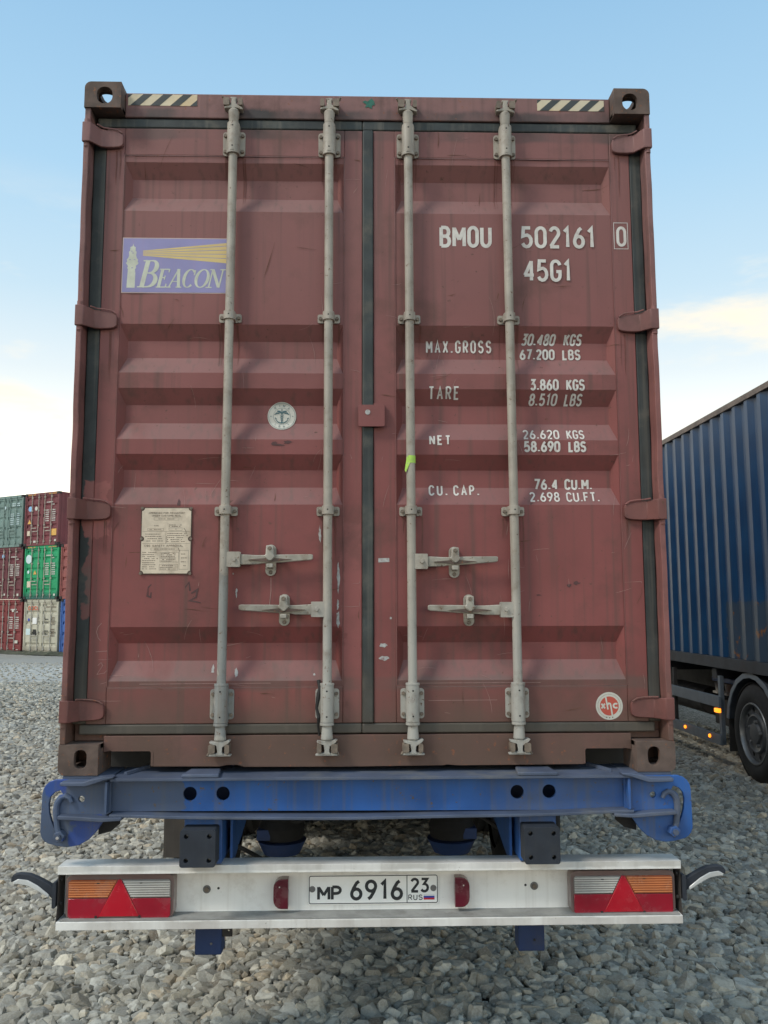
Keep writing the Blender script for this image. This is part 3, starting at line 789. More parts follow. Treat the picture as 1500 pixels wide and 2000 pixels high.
door = {}
for k, (a, b, p0, p1) in DOORS.items():
    m = MB()
    z0, z1 = .187, 2.726
    fy, by = .070, .108
    m.box(a, p0, fy, by, z0, z1); m.box(p1, b, fy, by, z0, z1)
    m.box(p0 + .0003, p1 - .0003, fy, by, PZ[1] + .002, z1); m.box(p0 + .0003, p1 - .0003, fy, by, z0, PZ[0] - .002)
    d = m.build('door', 'red', BX, O, bevel=.003)
    door[k] = d
    # corrugated panel
    xs = sorted(set([p0, p0 + .004] + [p0 + .004 + .026 * i / 4 for i in range(5)] + list(np.linspace(p0 + .05, p1 - .05, 14)) + [p1 - .004 - .026 * i / 4 for i in range(5)] + [p1 - .004, p1]))
    zs = {PZ[0], PZ[1]}
    for r_ in REC:
        zs |= set(r_)
        zs |= {r_[0] + (r_[1] - r_[0]) * i / 4 for i in range(5)} | {r_[3] + (r_[2] - r_[3]) * i / 4 for i in range(5)}
    zs = sorted(zs)
    m = MB()
    r2 = random.Random(5)
    for z_ in zs:
        for x_ in xs:
            m.v.append((x_, surf(x_, z_), z_))
    nx_ = len(xs)
    for j in range(len(zs) - 1):
        for i in range(nx_ - 1):
            a_, b_, c2, d_ = j * nx_ + i, j * nx_ + i + 1, (j + 1) * nx_ + i + 1, (j + 1) * nx_ + i
            if abs(m.v[a_][1] - m.v[c2][1]) > abs(m.v[b_][1] - m.v[d_][1]): m.f += [(a_, b_, c2), (a_, c2, d_)]
            else: m.f += [(a_, b_, d_), (b_, c2, d_)]
    pn = m.build('door_panel', 'red', d, O, ang=12)
    # weld seam lines at the panel edge
    m = MB()
    m.ribbon([(p0, PZ[0]), (p0, PZ[1]), (p1, PZ[1]), (p1, PZ[0])], .0035, lambda u, w: (u, .0693, w), closed=True, step=.2)
    m.build('panel_seam', 'red_frame', d, O)
# gaskets
def strip(pathxz, w, y, thick, name, parent, mat='rubber'):
    m = MB()
    for (x0, x1, z0, z1) in pathxz: m.box(x0, x1, y, y + thick, z0, z1)
    return m.build(name, mat, parent, O, bevel=.006, seg=3)
strip([(-1.193, -1.1385, .187, 2.70)], 0, .072, .03, 'gasket', door['L'])
strip([(-1.180, -.0305, 2.7275, 2.770)], 0, .068, .03, 'gasket', door['L'])
strip([(-1.165, -.0305, .146, .1855)], 0, .068, .03, 'gasket', door['L'])
strip([(-.0293, .0172, .187, 2.7265)], 0, .062, .03, 'gasket', door['R'])
strip([(1.1425, 1.194, .187, 2.70)], 0, .072, .03, 'gasket', door['R'])
strip([(-.0295, 1.180, 2.7275, 2.770)], 0, .068, .03, 'gasket', door['R'])
strip([(-.0295, 1.165, .146, .1855)], 0, .068, .03, 'gasket', door['R'])
# thin lips that run along the middle of each gasket
# dark back of the door gap
MB().box(-1.19, 1.19, .118, .124, .15, 2.768).build('door_back_skin', 'darksteel', BX, O)

# hinges
def hinge(sx, zc_, k):
    prof = [(1.2215, -.006, .044), (1.200, -.008, .044), (1.186, -.006, .043), (1.170, .018, .041), (1.155, .040, .040), (1.13, .047, .039), (1.10, .049, .037), (1.078, .050, .033), (1.068, .051, .026), (1.063, .053, .014)]
    m = MB(); vs = []; fs = []
    for (x_, y_, hh) in prof:
        sk = .004 * (1.2215 - x_) / .15
        vs += [(sx * x_, y_, zc_ - hh - sk), (sx * x_, y_, zc_ + hh - sk), (sx * x_, y_ + .016, zc_ + hh - sk), (sx * x_, y_ + .016, zc_ - hh - sk)]
    for i in range(len(prof) - 1):
        a, b = 4 * i, 4 * i + 4
        fs += [(a + q, a + (q + 1) % 4, b + (q + 1) % 4, b + q) for q in range(4)]
    fs += [(0, 1, 2, 3), tuple(len(vs) - 4 + q for q in (3, 2, 1, 0))]
    m.add(vs, fs)
    m.build('hinge', 'red_deep', door[k], O, bevel=.003)
    # knuckle pin and its raised bead
    MB().cyl((sx * 1.206, .012, zc_ - .062), (sx * 1.206, .012, zc_ + .062), .0125, n=12).build('hinge_pin', 'red_frame', door[k], O)
    m = MB()
    p_ = [(sx * 1.165, .018, zc_ + .045), (sx * 1.145, .041, zc_ + .043), (sx * 1.11, .046, zc_ + .041), (sx * 1.085, .047, zc_ + .036), (sx * 1.068, .049, zc_ + .024)]
    m.tube(p_, .0035, 6); m.build('weld_bead', 'red_frame', door[k], O)
for z_ in (.245, 1.052, 1.860, 2.666):
    hinge(-1, z_, 'L'); hinge(1, z_, 'R')

# locking bars
def half_housing(x, z0, z1, r, y_back, n=10):
    """half-round housing with straight cheeks"""
    pts = [(x - r, y_back)] + [(x - r * math.cos(math.pi * i / n), .034 - r * math.sin(math.pi * i / n)) for i in range(n + 1)] + [(x + r, y_back)]
    return [(p[0], p[1]) for p in pts]
def bolt_at(x, y, z, r, parent, mat='bolt', h=.009):
    MB().cyl((x, y, z), (x, y - h, z), r, r * .86, n=6).build('bolt', mat, parent, O)
bars = []
BARX = [(-.5945, -.5865), (-.1700, -.1735), (.1745, .1675), (.6015, .5915)]      # bottom, top x
for bi, (xb, xt) in enumerate(BARX):
    X = lambda z_: xb + (xt - xb) * (z_ - .1) / 2.7
    m = MB().cyl((X(.12), .036, .12), (X(2.80), .036, 2.80), .0185, n=24)
    bar = m.build('locking_bar', 'bar', BX, O)
    bars.append(bar)
    for top, z0, z1 in ((1, 2.598, 2.708), (0, .205, .325)):
        x = X((z0 + z1) / 2)
        pl = MB().prism(rrect(x - .048, x + .048, z0, z1, .012), .062, .0695)
        pl.build('bearing_plate', 'bar', bar, O, bevel=.0015)
        h0, h1 = (z0 - .004, z1 + .022) if top else (z0 - .010, z1 + .014)
        MB().prism(half_housing(x, h0, h1, .0265, .0615), h0, h1, 'Z').build('bearing_housing', 'bar', bar, O, bevel=.002)
        hz_ = (h0 - .004, h0 + .008) if top else (h0 - .012, h0 - .001)
        MB().cyl((x, .036, hz_[0]), (x, .036, hz_[1]), .0285, n=20).build('bar_collar', 'bar', bar, O, bevel=.001)
        if not top: MB().cyl((x, .036, h1 + .0005), (x, .036, h1 + .010), .0285, n=20).build('bar_collar', 'bar', bar, O, bevel=.001)
        for dx in (-.037, .037):
            for zz_ in (z0 + .018, z1 - .020): bolt_at(x + dx, .0615, zz_, .0085, bar)
        for zz_ in (h0 + .024, h1 - .020): bolt_at(x, .0095, zz_, .0045, bar, 'darksteel', .002)
    for zg in (1.872, 1.048):
        x = X(zg)
        MB().prism(rrect(x - .0475, x + .0475, zg - .020, zg + .018, .008), .062, .0695).build('guide_plate', 'bar', bar, O, bevel=.001)
        MB().prism(half_housing(x, 0, 0, .0245, .0615), zg - .017, zg + .019, 'Z').build('guide_strap', 'bar', bar, O, bevel=.002)
        for dx in (-.035, .035): bolt_at(x + dx, .0615, zg - .001, .0085, bar)
        bolt_at(x, .0115, zg + .002, .004, bar, 'darksteel', .002)
    # cams and keepers, top and bottom
    mir = 1 if bi in (0, 2) else -1
    for top in (1, 0):
        s_ = 1 if top else -1
        zc_ = 2.805 if top else .112
        x = X(zc_)
        # neck
        prof = [(0, .0195), (.006, .024), (.012, .0235), (.05, .0205), (.056, .0195)]
        m = MB().lathe([(-s_ * (a + .012), r_) for a, r_ in prof], (x, .036, zc_), 'Z', 20)
        m.build('bar_neck', 'bar', bar, O)
        m = MB()
        zf = zc_ + s_ * .003 if top else zc_ - .003
        m.prism([(x - .040, zc_ - s_ * .012), (x - .038, zc_ - s_ * .004), (x - .012, zc_ + s_ * .004), (x - .008, zc_ + s_ * .030), (x - .016, zc_ + s_ * .040),
                 (x + .016, zc_ + s_ * .040), (x + .010, zc_ + s_ * .028), (x + .012, zc_ + s_ * .010), (x + .034, zc_ - s_ * .004), (x + .042, zc_ - s_ * .014), (x + .036, zc_ - s_ * .018), (x + .012, zc_ - s_ * .010), (x - .012, zc_ - s_ * .010)],
                .018, .052, 'Y')
        if not top:
            m.prism([(x - .044, zc_ - .046), (x + .044, zc_ - .046), (x + .046, zc_ - .040), (x + .012, zc_ - .034), (x - .012, zc_ - .034), (x - .045, zc_ - .040)], .022, .050, 'Y')
        m.build('bar_cam', 'bar', bar, O, bevel=.003)
        # keeper lugs welded to the frame
        for sd_, wdt in ((-mir, .013), (mir, .009)):
            xx_ = x + sd_ * .030
            zl = sorted((zc_ + s_ * .000, zc_ + s_ * .034))
            MB().prism(rrect(xx_ - wdt, xx_ + wdt, zl[0], zl[1], .006), .012, .0618).build('cam_keeper', 'bolt', bar, O, bevel=.003)
            if sd_ == -mir:
                MB().tube([(xx_ - mir * .012, .030, zc_ + s_ * .034), (xx_ - mir * .018, .020, zc_ + s_ * .044)], .005, 6).build('keeper_pin', 'bolt', bar, O)

# handles: hub bracket on bar, lever, catch
def handle(bi, z, xtip, xcatch, sgn):
    bar = bars[bi]; xb, xt = BARX[bi]; x = xb + (xt - xb) * z / 2.8
    h0 = x + sgn * .012; h1 = x + sgn * .066
    a, b = sorted((h0, h1))
    MB().prism(rrect(a, b, z - .031, z + .031, .004), .022, .028).build('handle_hub', 'bar', bar, O, bevel=.0015)
    MB().prism(rrect(a, b, z - .031, z + .031, .004), .046, .052).build('handle_hub', 'bar', bar, O, bevel=.0015)
    bolt_at(x + sgn * .042, .0215, z, .0095, bar, 'bar', .007)
    # lever: tapered bar, thicker near the hub, with a folded back edge
    xs = [h0 + sgn * .045, x + sgn * .075, x + sgn * .13, xcatch - sgn * .03, xcatch + sgn * .045, xtip - sgn * .01, xtip]
    dz = [0, -.001, -.002, 0, .003, .008, .009]
    hh = [.021, .021, .019, .017, .016, .012, .009]
    vs = []; fs = []
    for i, xx_ in enumerate(xs):
        yy_ = .036 - .010 * (i / 6); tk = .010
        vs += [(xx_, yy_ - tk / 2, z + dz[i] - hh[i]), (xx_, yy_ - tk / 2 - .003, z + dz[i] + hh[i]), (xx_, yy_ + tk / 2, z + dz[i] + hh[i]), (xx_, yy_ + tk / 2, z + dz[i] - hh[i])]
    for i in range(len(xs) - 1):
        p_, q_ = 4 * i, 4 * i + 4
        fs += [(p_ + k, p_ + (k + 1) % 4, q_ + (k + 1) % 4, q_ + k) for k in range(4)]
    fs += [(0, 1, 2, 3), tuple(len(vs) - 4 + k for k in (3, 2, 1, 0))]
    MB().add(vs, fs).build('handle_lever', 'lever', bar, O, bevel=.003)
    # rib pressed along the lever
    x0_, x1_ = sorted((xcatch - sgn * .088, xcatch + sgn * .088))
    MB().prism([(x0_, z - .002), ((x0_ + x1_) / 2, z + .006), (x1_, z - .001), ((x0_ + x1_) / 2, z - .012)], .0165, .030).build('lever_rib', 'rusty', bar, O)
    dk = 'L' if xcatch < 0 else 'R'
    MB().prism(rrect(xcatch - .0215, xcatch + .0215, z - .066, z + .062, .021, 8), .058, .0695).build('catch_plate', 'lever', door[dk], O, bevel=.002)
    m = MB()
    m.prism([(xcatch - .015, z + .056), (xcatch + .015, z + .056), (xcatch + .016, z + .018), (xcatch + .024, z + .012), (xcatch + .008, z - .006), (xcatch - .006, z - .007), (xcatch - .025, z + .012), (xcatch - .016, z + .02)], .010, .024)
    m.box(xcatch - .014, xcatch + .014, .0245, .0575, z + .034, z + .055)
    m.build('catch_flap', 'lever', door[dk], O, bevel=.004)
    m = MB().box(xcatch - .013, xcatch + .013, .012, .0575, z - .036, z - .018)
    m.build('catch_hook', 'lever', door[dk], O, bevel=.003)
    for zz_, yy_ in ((z + .044, .0098), (z - .052, .0575)):
        o_ = MB().cyl((xcatch, yy_, zz_), (xcatch, yy_ - .008, zz_), .009, .007, n=6).build('bolt', 'bolt', door[dk], O)
handle(0, .847, -.230, -.405, 1)
handle(1, .644, -.528, -.347, -1)
handle(2, .838, .526, .350, 1)
handle(3, .641, .237, .408, -1)

# lock box plate over the gap
m = MB().prism(rrect(-.046, .064, 1.402, 1.494, .007), .040, .050)
m.build('customs_plate', 'red', door['R'], O, bevel=.003)
MB().prism(rrect(.02, .064, 1.41, 1.49, .004), .0505, .0695).build('customs_plate_foot', 'red', door['R'], O)
MB().cyl((-.007, .0400, 1.462), (-.007, .0375, 1.462), .011, n=14).build('bolt', 'scuff', door['R'], O)
MB().box(.018, .060, .045, .069, 1.4945, 1.502).build('customs_plate_lip', 'red', door['R'], O)

# lettering
def letters(items, name='number_lettering', mat='white_letter', parent=None, e=.0016, gap=.30):
    for (s_, x0, x1, z0, z1, th, sh) in items:
        m = MB(); text(m, s_, x0, x1, z0, z1, th, on(e), sh, gap=gap)
        m.build(name, mat, parent or door['R'], O)
letters([('BMOU', .304, .531, 2.197, 2.296, .0155, 0)], 'owner_code_lettering')
letters([('502161', .657, .982, 2.196, 2.297, .0150, 0)], 'serial_number_lettering')
letters([('45G1', .664, .874, 2.045, 2.146, .0145, 0)], 'size_code_lettering')
letters([('0', 1.074, 1.118, 2.206, 2.298, .0125, 0)], 'check_digit_lettering')
m = MB().ribbon([(1.064, 2.196), (1.124, 2.196), (1.124, 2.314), (1.064, 2.314)], .0026, on(.0016), closed=True)
m.build('check_digit_box', 'white_letter', door['R'], O)
letters([('MAX.GROSS', .244, .526, 1.737, 1.793, .0075, .0)], 'weight_lettering', gap=.50)
letters([('30.480', .653, .800, 1.772, 1.820, .0085, .18), ('KGS', .838, .916, 1.772, 1.820, .0085, .1)], 'weight_lettering')
letters([('67.200', .648, .800, 1.709, 1.757, .0085, 0), ('LBS', .833, .912, 1.709, 1.757, .0085, 0)], 'weight_lettering')
letters([('TARE', .251, .382, 1.529, 1.583, .0075, 0)], 'weight_lettering', gap=.50)
letters([('3.860', .683, .806, 1.566, 1.616, .0088, 0), ('KGS', .838, .918, 1.566, 1.616, .0088, 0)], 'weight_lettering')
letters([('8.510', .679, .800, 1.506, 1.555, .0078, .12), ('LBS', .832, .908, 1.506, 1.555, .0078, .12)], 'weight_lettering')
letters([('NET', .252, .343, 1.329, 1.373, .0075, 0)], 'weight_lettering', gap=.50)
letters([('26.620', .650, .805, 1.356, 1.400, .0068, 0), ('KGS', .836, .912, 1.356, 1.400, .0068, 0)], 'weight_lettering')
letters([('58.690', .652, .806, 1.300, 1.348, .0092, 0), ('LBS', .840, .916, 1.300, 1.348, .0092, 0)], 'weight_lettering')
letters([('CU.', .250, .330, 1.117, 1.164, .0072, 0), ('CAP.', .354, .464, 1.117, 1.164, .0072, 0)], 'volume_lettering', gap=.50)
letters([('76.4', .697, .800, 1.144, 1.192, .0088, 0), ('CU.M.', .828, .946, 1.144, 1.192, .0088, 0)], 'volume_lettering')
letters([('2.698', .674, .802, 1.090, 1.134, .0066, 0), ('CU.FT.', .830, .970, 1.090, 1.134, .0066, 0)], 'volume_lettering')

# logo panel on the left door
DL, DR = door['L'], door['R']
lx0, lx1, lz0, lz1 = -1.056, -.598, 1.983, 2.229
MB().prism([(lx0, lz0), (lx1, lz0), (lx1, lz1), (lx0, lz1)], .0714, .0732).build('logo_background', 'pinkline', DL, O)
MB().prism([(lx0 + .0035, lz0 + .0035), (lx1, lz0 + .0035), (lx1, lz1 - .0035), (lx0 + .0035, lz1 - .0035)], .0708, .0713).build('logo_panel', 'lavender', DL, O)
lp = lambda e: (lambda u, w: (u, .0706 - e, w))
m = MB()
ax, az = -.968, 2.160
top = [(-.598, 2.211), (-.598, 2.196), (-.598, 2.177), (-.598, 2.158), (-.598, 2.138), (-.598, 2.115)]
st = [(ax, az + .012), (ax, az + .007), (ax, az + .0023), (ax, az - .0023), (ax, az - .007), (ax, az - .012)]
for i in range(5):
    m.flat([(st[i][0], st[i][1] - .0007), (st[i + 1][0], st[i + 1][1] + .0007), (top[i + 1][0], top[i + 1][1] + .0013), (top[i][0], top[i][1] - .0013)], lp(0))
m.build('light_beam_print', 'beam_yellow', DL, O)
m = MB()
LH = [(-1.034, 2.006), (-.999, 2.006), (-.998, 2.070), (-1.0, 2.088), (-.995, 2.094), (-.997, 2.103), (-.991, 2.108), (-.985, 2.116), (-.990, 2.120), (-.988, 2.132), (-.993, 2.136), (-.997, 2.150),
      (-.995, 2.166), (-1.0, 2.170), (-.999, 2.186), (-1.007, 2.190), (-1.010, 2.202), (-1.013, 2.190), (-1.022, 2.187), (-1.023, 2.170), (-1.028, 2.165), (-1.026, 2.150), (-1.031, 2.136), (-1.036, 2.132),
      (-1.034, 2.120), (-1.040, 2.116), (-1.034, 2.108), (-1.030, 2.102), (-1.033, 2.094), (-1.030, 2.088)]
m.flat(LH, lp(.0001))
m.build('lighthouse_print', 'cream_letter', DL, O)
m = MB()
for (x_, z_) in ((-1.016, 2.168), (-1.010, 2.160), (-1.022, 2.130), (-1.003, 2.130), (-1.012, 2.094)):
    m.flat(rrect(x_ - .004, x_ + .004, z_ - .0015, z_ + .0015, .001, 2), lp(.0006))
m.build('lighthouse_shading', 'lavender', DL, O)
# serif italic word: (strokes with varying width)
def serif(mb, ch, x, z0, h, w, sh=.22):
    tk, tn = .20 * h * .8, .045 * h
    def P(a, b): return (x + a * w + sh * b * h, z0 + b * h)
    c_ = [0]
    def S(pts, wd, closed=False):
        e = c_[0] * .00005; c_[0] += 1
        mb.ribbon([P(*q) for q in pts], wd, lambda u, v_: (u, .0702 - e, v_), closed=closed, step=.1)
    def bowl(cx, cy, rx, ry, a0, a1, n=14):
        pts = arc(cx, cy, rx, ry, a0, a1, n)
        wd = [tn + (tk - tn) * abs(math.cos(R(a0 + (a1 - a0) * i / n))) ** 1.3 for i in range(n + 1)]
        S(pts, wd)
    if ch == 'B':
        S([(.25, 0), (.25, 1)], tk); S([(.0, .018), (.5, .018)], tn); S([(.0, .982), (.5, .982)], tn); S([(.25, .53), (.55, .53)], tn)
        bowl(.50, .76, .30, .225, 95, -95); bowl(.52, .27, .38, .25, 95, -95)
    elif ch == 'E':
        S([(.28, 0), (.28, 1)], tk); S([(.05, .02), (.85, .02)], tn * 1.3); S([(.05, .98), (.85, .98)], tn * 1.3); S([(.28, .53), (.62, .53)], tn * 1.2)
        S([(.86, 0), (.86, .2)], tn * 1.5); S([(.86, .82), (.86, 1)], tn * 1.5); S([(.62, .42), (.62, .64)], tn * 1.3)
    elif ch == 'A':
        S([(.1, 0), (.50, 1)], tn * 1.5); S([(.50, 1), (.80, 0)], tk); S([(.2, .33), (.7, .33)], tn); S([(-.08, .02), (.25, .02)], tn * 1.3); S([(.6, .02), (1.0, .02)], tn * 1.3)
    elif ch == 'C':
        bowl(.52, .5, .40, .48, 45, 315, 22); S([(.86, .68), (.86, .95)], tn * 1.6)
    elif ch == 'O':
        pts = arc(.5, .5, .40, .48, 0, 360, 26); wd = [tn + (tk - tn) * abs(math.cos(2 * math.pi * i / 26)) ** 1.3 for i in range(27)]
        S(pts[:-1], wd[:-1], True)
    elif ch == 'N':
        S([(.15, 0), (.15, 1)], tn * 1.6); S([(.17, .98), (.80, .03)], tk); S([(.83, 0), (.83, 1)], tn * 1.6); S([(-.05, .02), (.35, .02)], tn * 1.3); S([(-.02, .98), (.2, .98)], tn * 1.3); S([(.65, .98), (1.02, .98)], tn * 1.3)
m = MB()
serif(m, 'B', -.990, 2.008, .120, .078)
for ch, x_, w_ in (('E', -.913, .050), ('A', -.862, .060), ('C', -.806, .054), ('O', -.754, .062), ('N', -.696, .064)):
    serif(m, ch, x_, 2.008, .082, w_)
m.build('logo_lettering', 'cream_letter', DL, O)

# approval plate
pxa, pxb, pza, pzb = -.9375, -.7365, .7915, 1.0605
n_ = .011
def notch(cx, cz, a0, a1): return [(cx + n_ * math.cos(R(a0 + (a1 - a0) * i / 6)), cz + n_ * math.sin(R(a0 + (a1 - a0) * i / 6))) for i in range(7)]
pl = notch(pxa, pza, 90, 0) + notch(pxb, pza, 180, 90) + notch(pxb, .934, 270, 90) + notch(pxb, pzb, 270, 180) + notch(pxa, pzb, 0, -90) + notch(pxa, .934, 90, -90)
pl_o = MB().prism(pl, .0678, .0698).build('approval_plate', 'placard', DL, O)
MB().prism([(pxa - .004, pza - .004), (pxb + .004, pza - .004), (pxb + .004, pzb + .004), (pxa - .004, pzb + .004)], .0701, .0712).build('plate_backing', 'rusty', DL, O)
for (x_, z_) in ((pxa, pza), (pxb, pza), (pxa, .934), (pxb, .934), (pxa, pzb), (pxb, pzb)):
    MB().cyl((x_, .0700, z_), (x_, .0655, z_), .0062, n=10).build('rivet', 'bolt', DL, O)
m = MB()
fm = lambda u, w: (u, .0674, w)
text(m, 'APPROVED FOR TRANSPORT', -.911, -.760, 1.037, 1.044, .0013, fm, step=.1)
text(m, 'UNDER CUSTOMS SEAL', -.897, -.777, 1.026, 1.033, .0013, fm, step=.1)
text(m, 'TYPE', -.888, -.868, .985, .990, .001, fm, step=.1)
text(m, 'CSC SAFETY APPROVAL', -.925, -.766, .901, .909, .0014, fm, step=.1)
def tiny(x0, x1, z0, z1, rows, seed):
    r_ = random.Random(seed); dz = (z1 - z0) / rows
    for i in range(rows):
        x = x0; zc_ = z1 - dz * (i + .5); end = x1 - (x1 - x0) * .25 * r_.random()
        while x < end:
            l = .003 + .006 * r_.random()
            if r_.random() < .86: m.ribbon([(x, zc_), (min(x + l, end), zc_)], min(.0028, dz * .5), fm, step=.1)
            x += l + .0015
def frame_(x0, x1, z0, z1, th=.0009): m.ribbon([(x0, z0), (x1, z0), (x1, z1), (x0, z1)], th, fm, closed=True, step=.1)
frame_(-.888, -.786, 1.011, 1.021); tiny(-.87, -.80, 1.013, 1.019, 1, 3)
frame_(-.913, -.848, .968, .977); tiny(-.905, -.855, .970, .975, 1, 4)
frame_(-.826, -.80, .968, .979); frame_(-.796, -.772, .968, .979)
tiny(-.826, -.764, .982, .994, 2, 5)
m.ribbon([(-.934, .964), (-.740, .964)], .001, fm, step=.3); m.ribbon([(-.838, .964), (-.839, .914)], .001, fm, step=.3); m.ribbon([(-.934, .914), (-.740, .914)], .001, fm, step=.3)
tiny(-.923, -.845, .920, .958, 4, 6); tiny(-.832, -.746, .918, .960, 5, 7)
frame_(-.898, -.784, .887, .896); tiny(-.885, -.795, .889, .894, 1, 8)
tiny(-.932, -.866, .806, .882, 9, 9)
frame_(-.860, -.784, .838, .878); tiny(-.857, -.787, .839, .877, 6, 10); m.ribbon([(-.822, .838), (-.822, .878)], .001, fm, step=.3)
frame_(-.862, -.786, .805, .828); tiny(-.859, -.789, .806, .827, 3, 11)
frame_(-.781, -.744, .808, .886)
for i in range(4): tiny(-.774, -.748, .868 - i * .016, .874 - i * .016, 1, 20 + i)
m.ribbon([(-.765, .978), (-.757, .968), (-.755, .956)], .0022, fm, step=.1); m.ribbon([(-.836, .945), (-.833, .930), (-.836, .918)], .002, fm, step=.1)
m.ribbon([(-.786, .896), (-.780, .882)], .002, fm, step=.1)
m.build('plate_lettering', 'ink', DL, O)

# round anchor sticker, wrapped over the corrugation
def disc(cx, cz, r, e, rings=8, n=36, r0=0):
    m = MB(); vs = []
    for k in range(rings + 1):
        rr = r0 + (r - r0) * k / rings
        for i in range(n):
            a = 2 * math.pi * i / n; x_, z_ = cx + rr * math.cos(a), cz + rr * math.sin(a)
            vs.append((x_, surf(x_, z_) - e, z_))
    fs = [(k * n + i, k * n + (i + 1) % n, (k + 1) * n + (i + 1) % n, (k + 1) * n + i) for k in range(rings) for i in range(n)]
    return m.add(vs, fs)
rc, rz_ = -.371, 1.4585
disc(rc, rz_, .0605, .0025, 16).build('round_anchor_sticker', 'sticker', DL, O)
m = MB()
q = on(.0042)
m.ribbon(circ(rc, rz_, .056, 36), .0011, q, closed=True, step=.004)
m.ribbon(circ(rc, rz_, .036, 30), .0009, q, closed=True, step=.004)
def on_arc(ch, ang, rad, hgt, wd, th, flip=False):
    for path, closed in G[ch][1]:
        pp = []
        for a, b in path:
            u, v_ = (a - G[ch][0] / 2) * wd / .5, (b - .5) * hgt
            if flip: rr, da = rad - v_, u / rad
            else: rr, da = rad + v_, -u / rad
            an = R(ang) + da
            pp.append((rc + rr * math.cos(an), rz_ + rr * math.sin(an)))
        m.ribbon(pp, th, q, closed=bool(closed), step=.004)
for ch, an in zip('RINA', (128, 102, 78, 50)): on_arc(ch, an, .0455, .0095, .0065, .0013)
for ch, an in zip('1861', (232, 258, 282, 308)): on_arc(ch, an, .0455, .0090, .006, .0011, True)
m.flat(circ(rc - .0462, rz_, .0022, 8), q); m.flat(circ(rc + .0462, rz_, .0022, 8), q)
m.ribbon([(rc, rz_ + .032), (rc, rz_ - .028)], .0035, q)
m.ribbon(arc(rc, rz_ - .004, .027, .025, 200, 340, 12), [.002 + .003 * math.sin(math.pi * i / 12) for i in range(13)], q, step=.004)
m.flat([(rc - .006, rz_ - .030), (rc + .006, rz_ - .030), (rc, rz_ - .018)], q)
for s_ in (-1, 1):
    m.ribbon([(rc + s_ * .002, rz_ + .012), (rc + s_ * .008, rz_ + .020), (rc + s_ * .020, rz_ + .022)], [.003, .008, .006], q, step=.004)
    m.ribbon([(rc + s_ * .010, rz_ + .013), (rc + s_ * .022, rz_ + .014), (rc + s_ * .032, rz_ + .006)], [.004, .006, .002], q, step=.004)
    for k in range(3): m.ribbon(arc(rc, rz_ + .003 - k * .009, .007 - k * .0012, .0045, 90 - s_ * 90 - 80, 90 - s_ * 90 + 80, 6), .0014, q, step=.004)
    m.ribbon([(rc + s_ * .023, rz_ - .012), (rc + s_ * .028, rz_ - .006)], .004, q)
m.build('anchor_emblem', 'teal', DL, O)

# red and white round sticker low on the right door
xc, xz = .979, .2495
disc(xc, xz, .0555, .0006, 1, 40).build('round_red_sticker', 'sticker', DR, O)
disc(xc, xz, .0385, .0009, 1, 36).build('sticker_disc', 'sticker_red', DR, O)
m = MB(); q = on(.0012)
# the mark: x h c with the h running off as a long slanted stroke
text(m, 'x', xc - .036, xc - .014, xz - .013, xz + .024, .0068, q, step=.1)
text(m, 'c', xc + .013, xc + .039, xz - .011, xz + .023, .0068, q, step=.1)
m.ribbon([(xc - .014, xz + .036), (xc - .006, xz - .014)], .0062, lambda u, w: (u, .0684, w), step=.1)
m.ribbon([(xc - .008, xz + .004), (xc - .002, xz + .011), (xc + .004, xz + .009), (xc + .007, xz - .005), (xc + .011, xz - .038)], .0062, lambda u, w: (u, .0682, w), step=.1)
m.build('sticker_mark', 'sticker', DR, O)
m = MB()
r_ = random.Random(2)
for i in range(46):
    a = -30 + i * 6.2
    if 236 < a < 0: continue
    aa = R(a); rr = .0470
    for kk in range(1):
        u0 = .0008 * (1 + r_.random())
        m.ribbon([(xc + (rr - .0022) * math.cos(aa), xz + (rr - .0022) * math.sin(aa)), (xc + (rr + .0022) * math.cos(aa + u0 * 10), xz + (rr + .0022) * math.sin(aa + u0 * 10))], .0012, q, step=.1)
for a in (255, 270, 285):
    m.flat(circ(xc + .047 * math.cos(R(a)), xz + .047 * math.sin(R(a)), .003, 5), q)
m.build('sticker_ring_lettering', 'ink', DR, O)

# hazard tape on the header
def tape(x0, x1, zl, zh, lean, flipamber):
    m = MB().prism([(x0, zl), (x1, zl), (x1, zh), (x0, zh)], .0606, .0618)
    m.build('hazard_tape', 'tape_white', BX, O)
    h = zh - zl; pitch = .0865; w_ = .040
    mk = MB(); k = -1
    while True:
        xs = x0 + .010 + k * pitch
        if xs > x1: break
        poly = [(xs, zl), (xs + w_, zl), (xs + w_ + lean, zh), (xs + lean, zh)]
        # clip to the tape
        out = []
        for (px_, pz_) in poly: out.append((min(max(px_, x0), x1), pz_))
        # exact clipping of slanted edges at the tape end
        def clip(poly, xlim, keep_less):
            res = []
            for i in range(len(poly)):
                a, b = poly[i], poly[(i + 1) % len(poly)]
                ia = (a[0] <= xlim) if keep_less else (a[0] >= xlim); ib = (b[0] <= xlim) if keep_less else (b[0] >= xlim)
                if ia: res.append(a)
                if ia != ib:
                    t_ = (xlim - a[0]) / (b[0] - a[0]); res.append((xlim, a[1] + t_ * (b[1] - a[1])))
            return res
        c_ = clip(clip(poly, x1, True), x0, False) if poly else []
        if len(c_) >= 3: mk.prism(c_, .0600, .0605)
        k += 1
    mk.build('tape_stripes', 'tape_black', BX, O)
tape(-1.050, -.751, 2.826, 2.878, .055, 0)
tape(.740, 1.036, 2.825, 2.875, .055, 1)

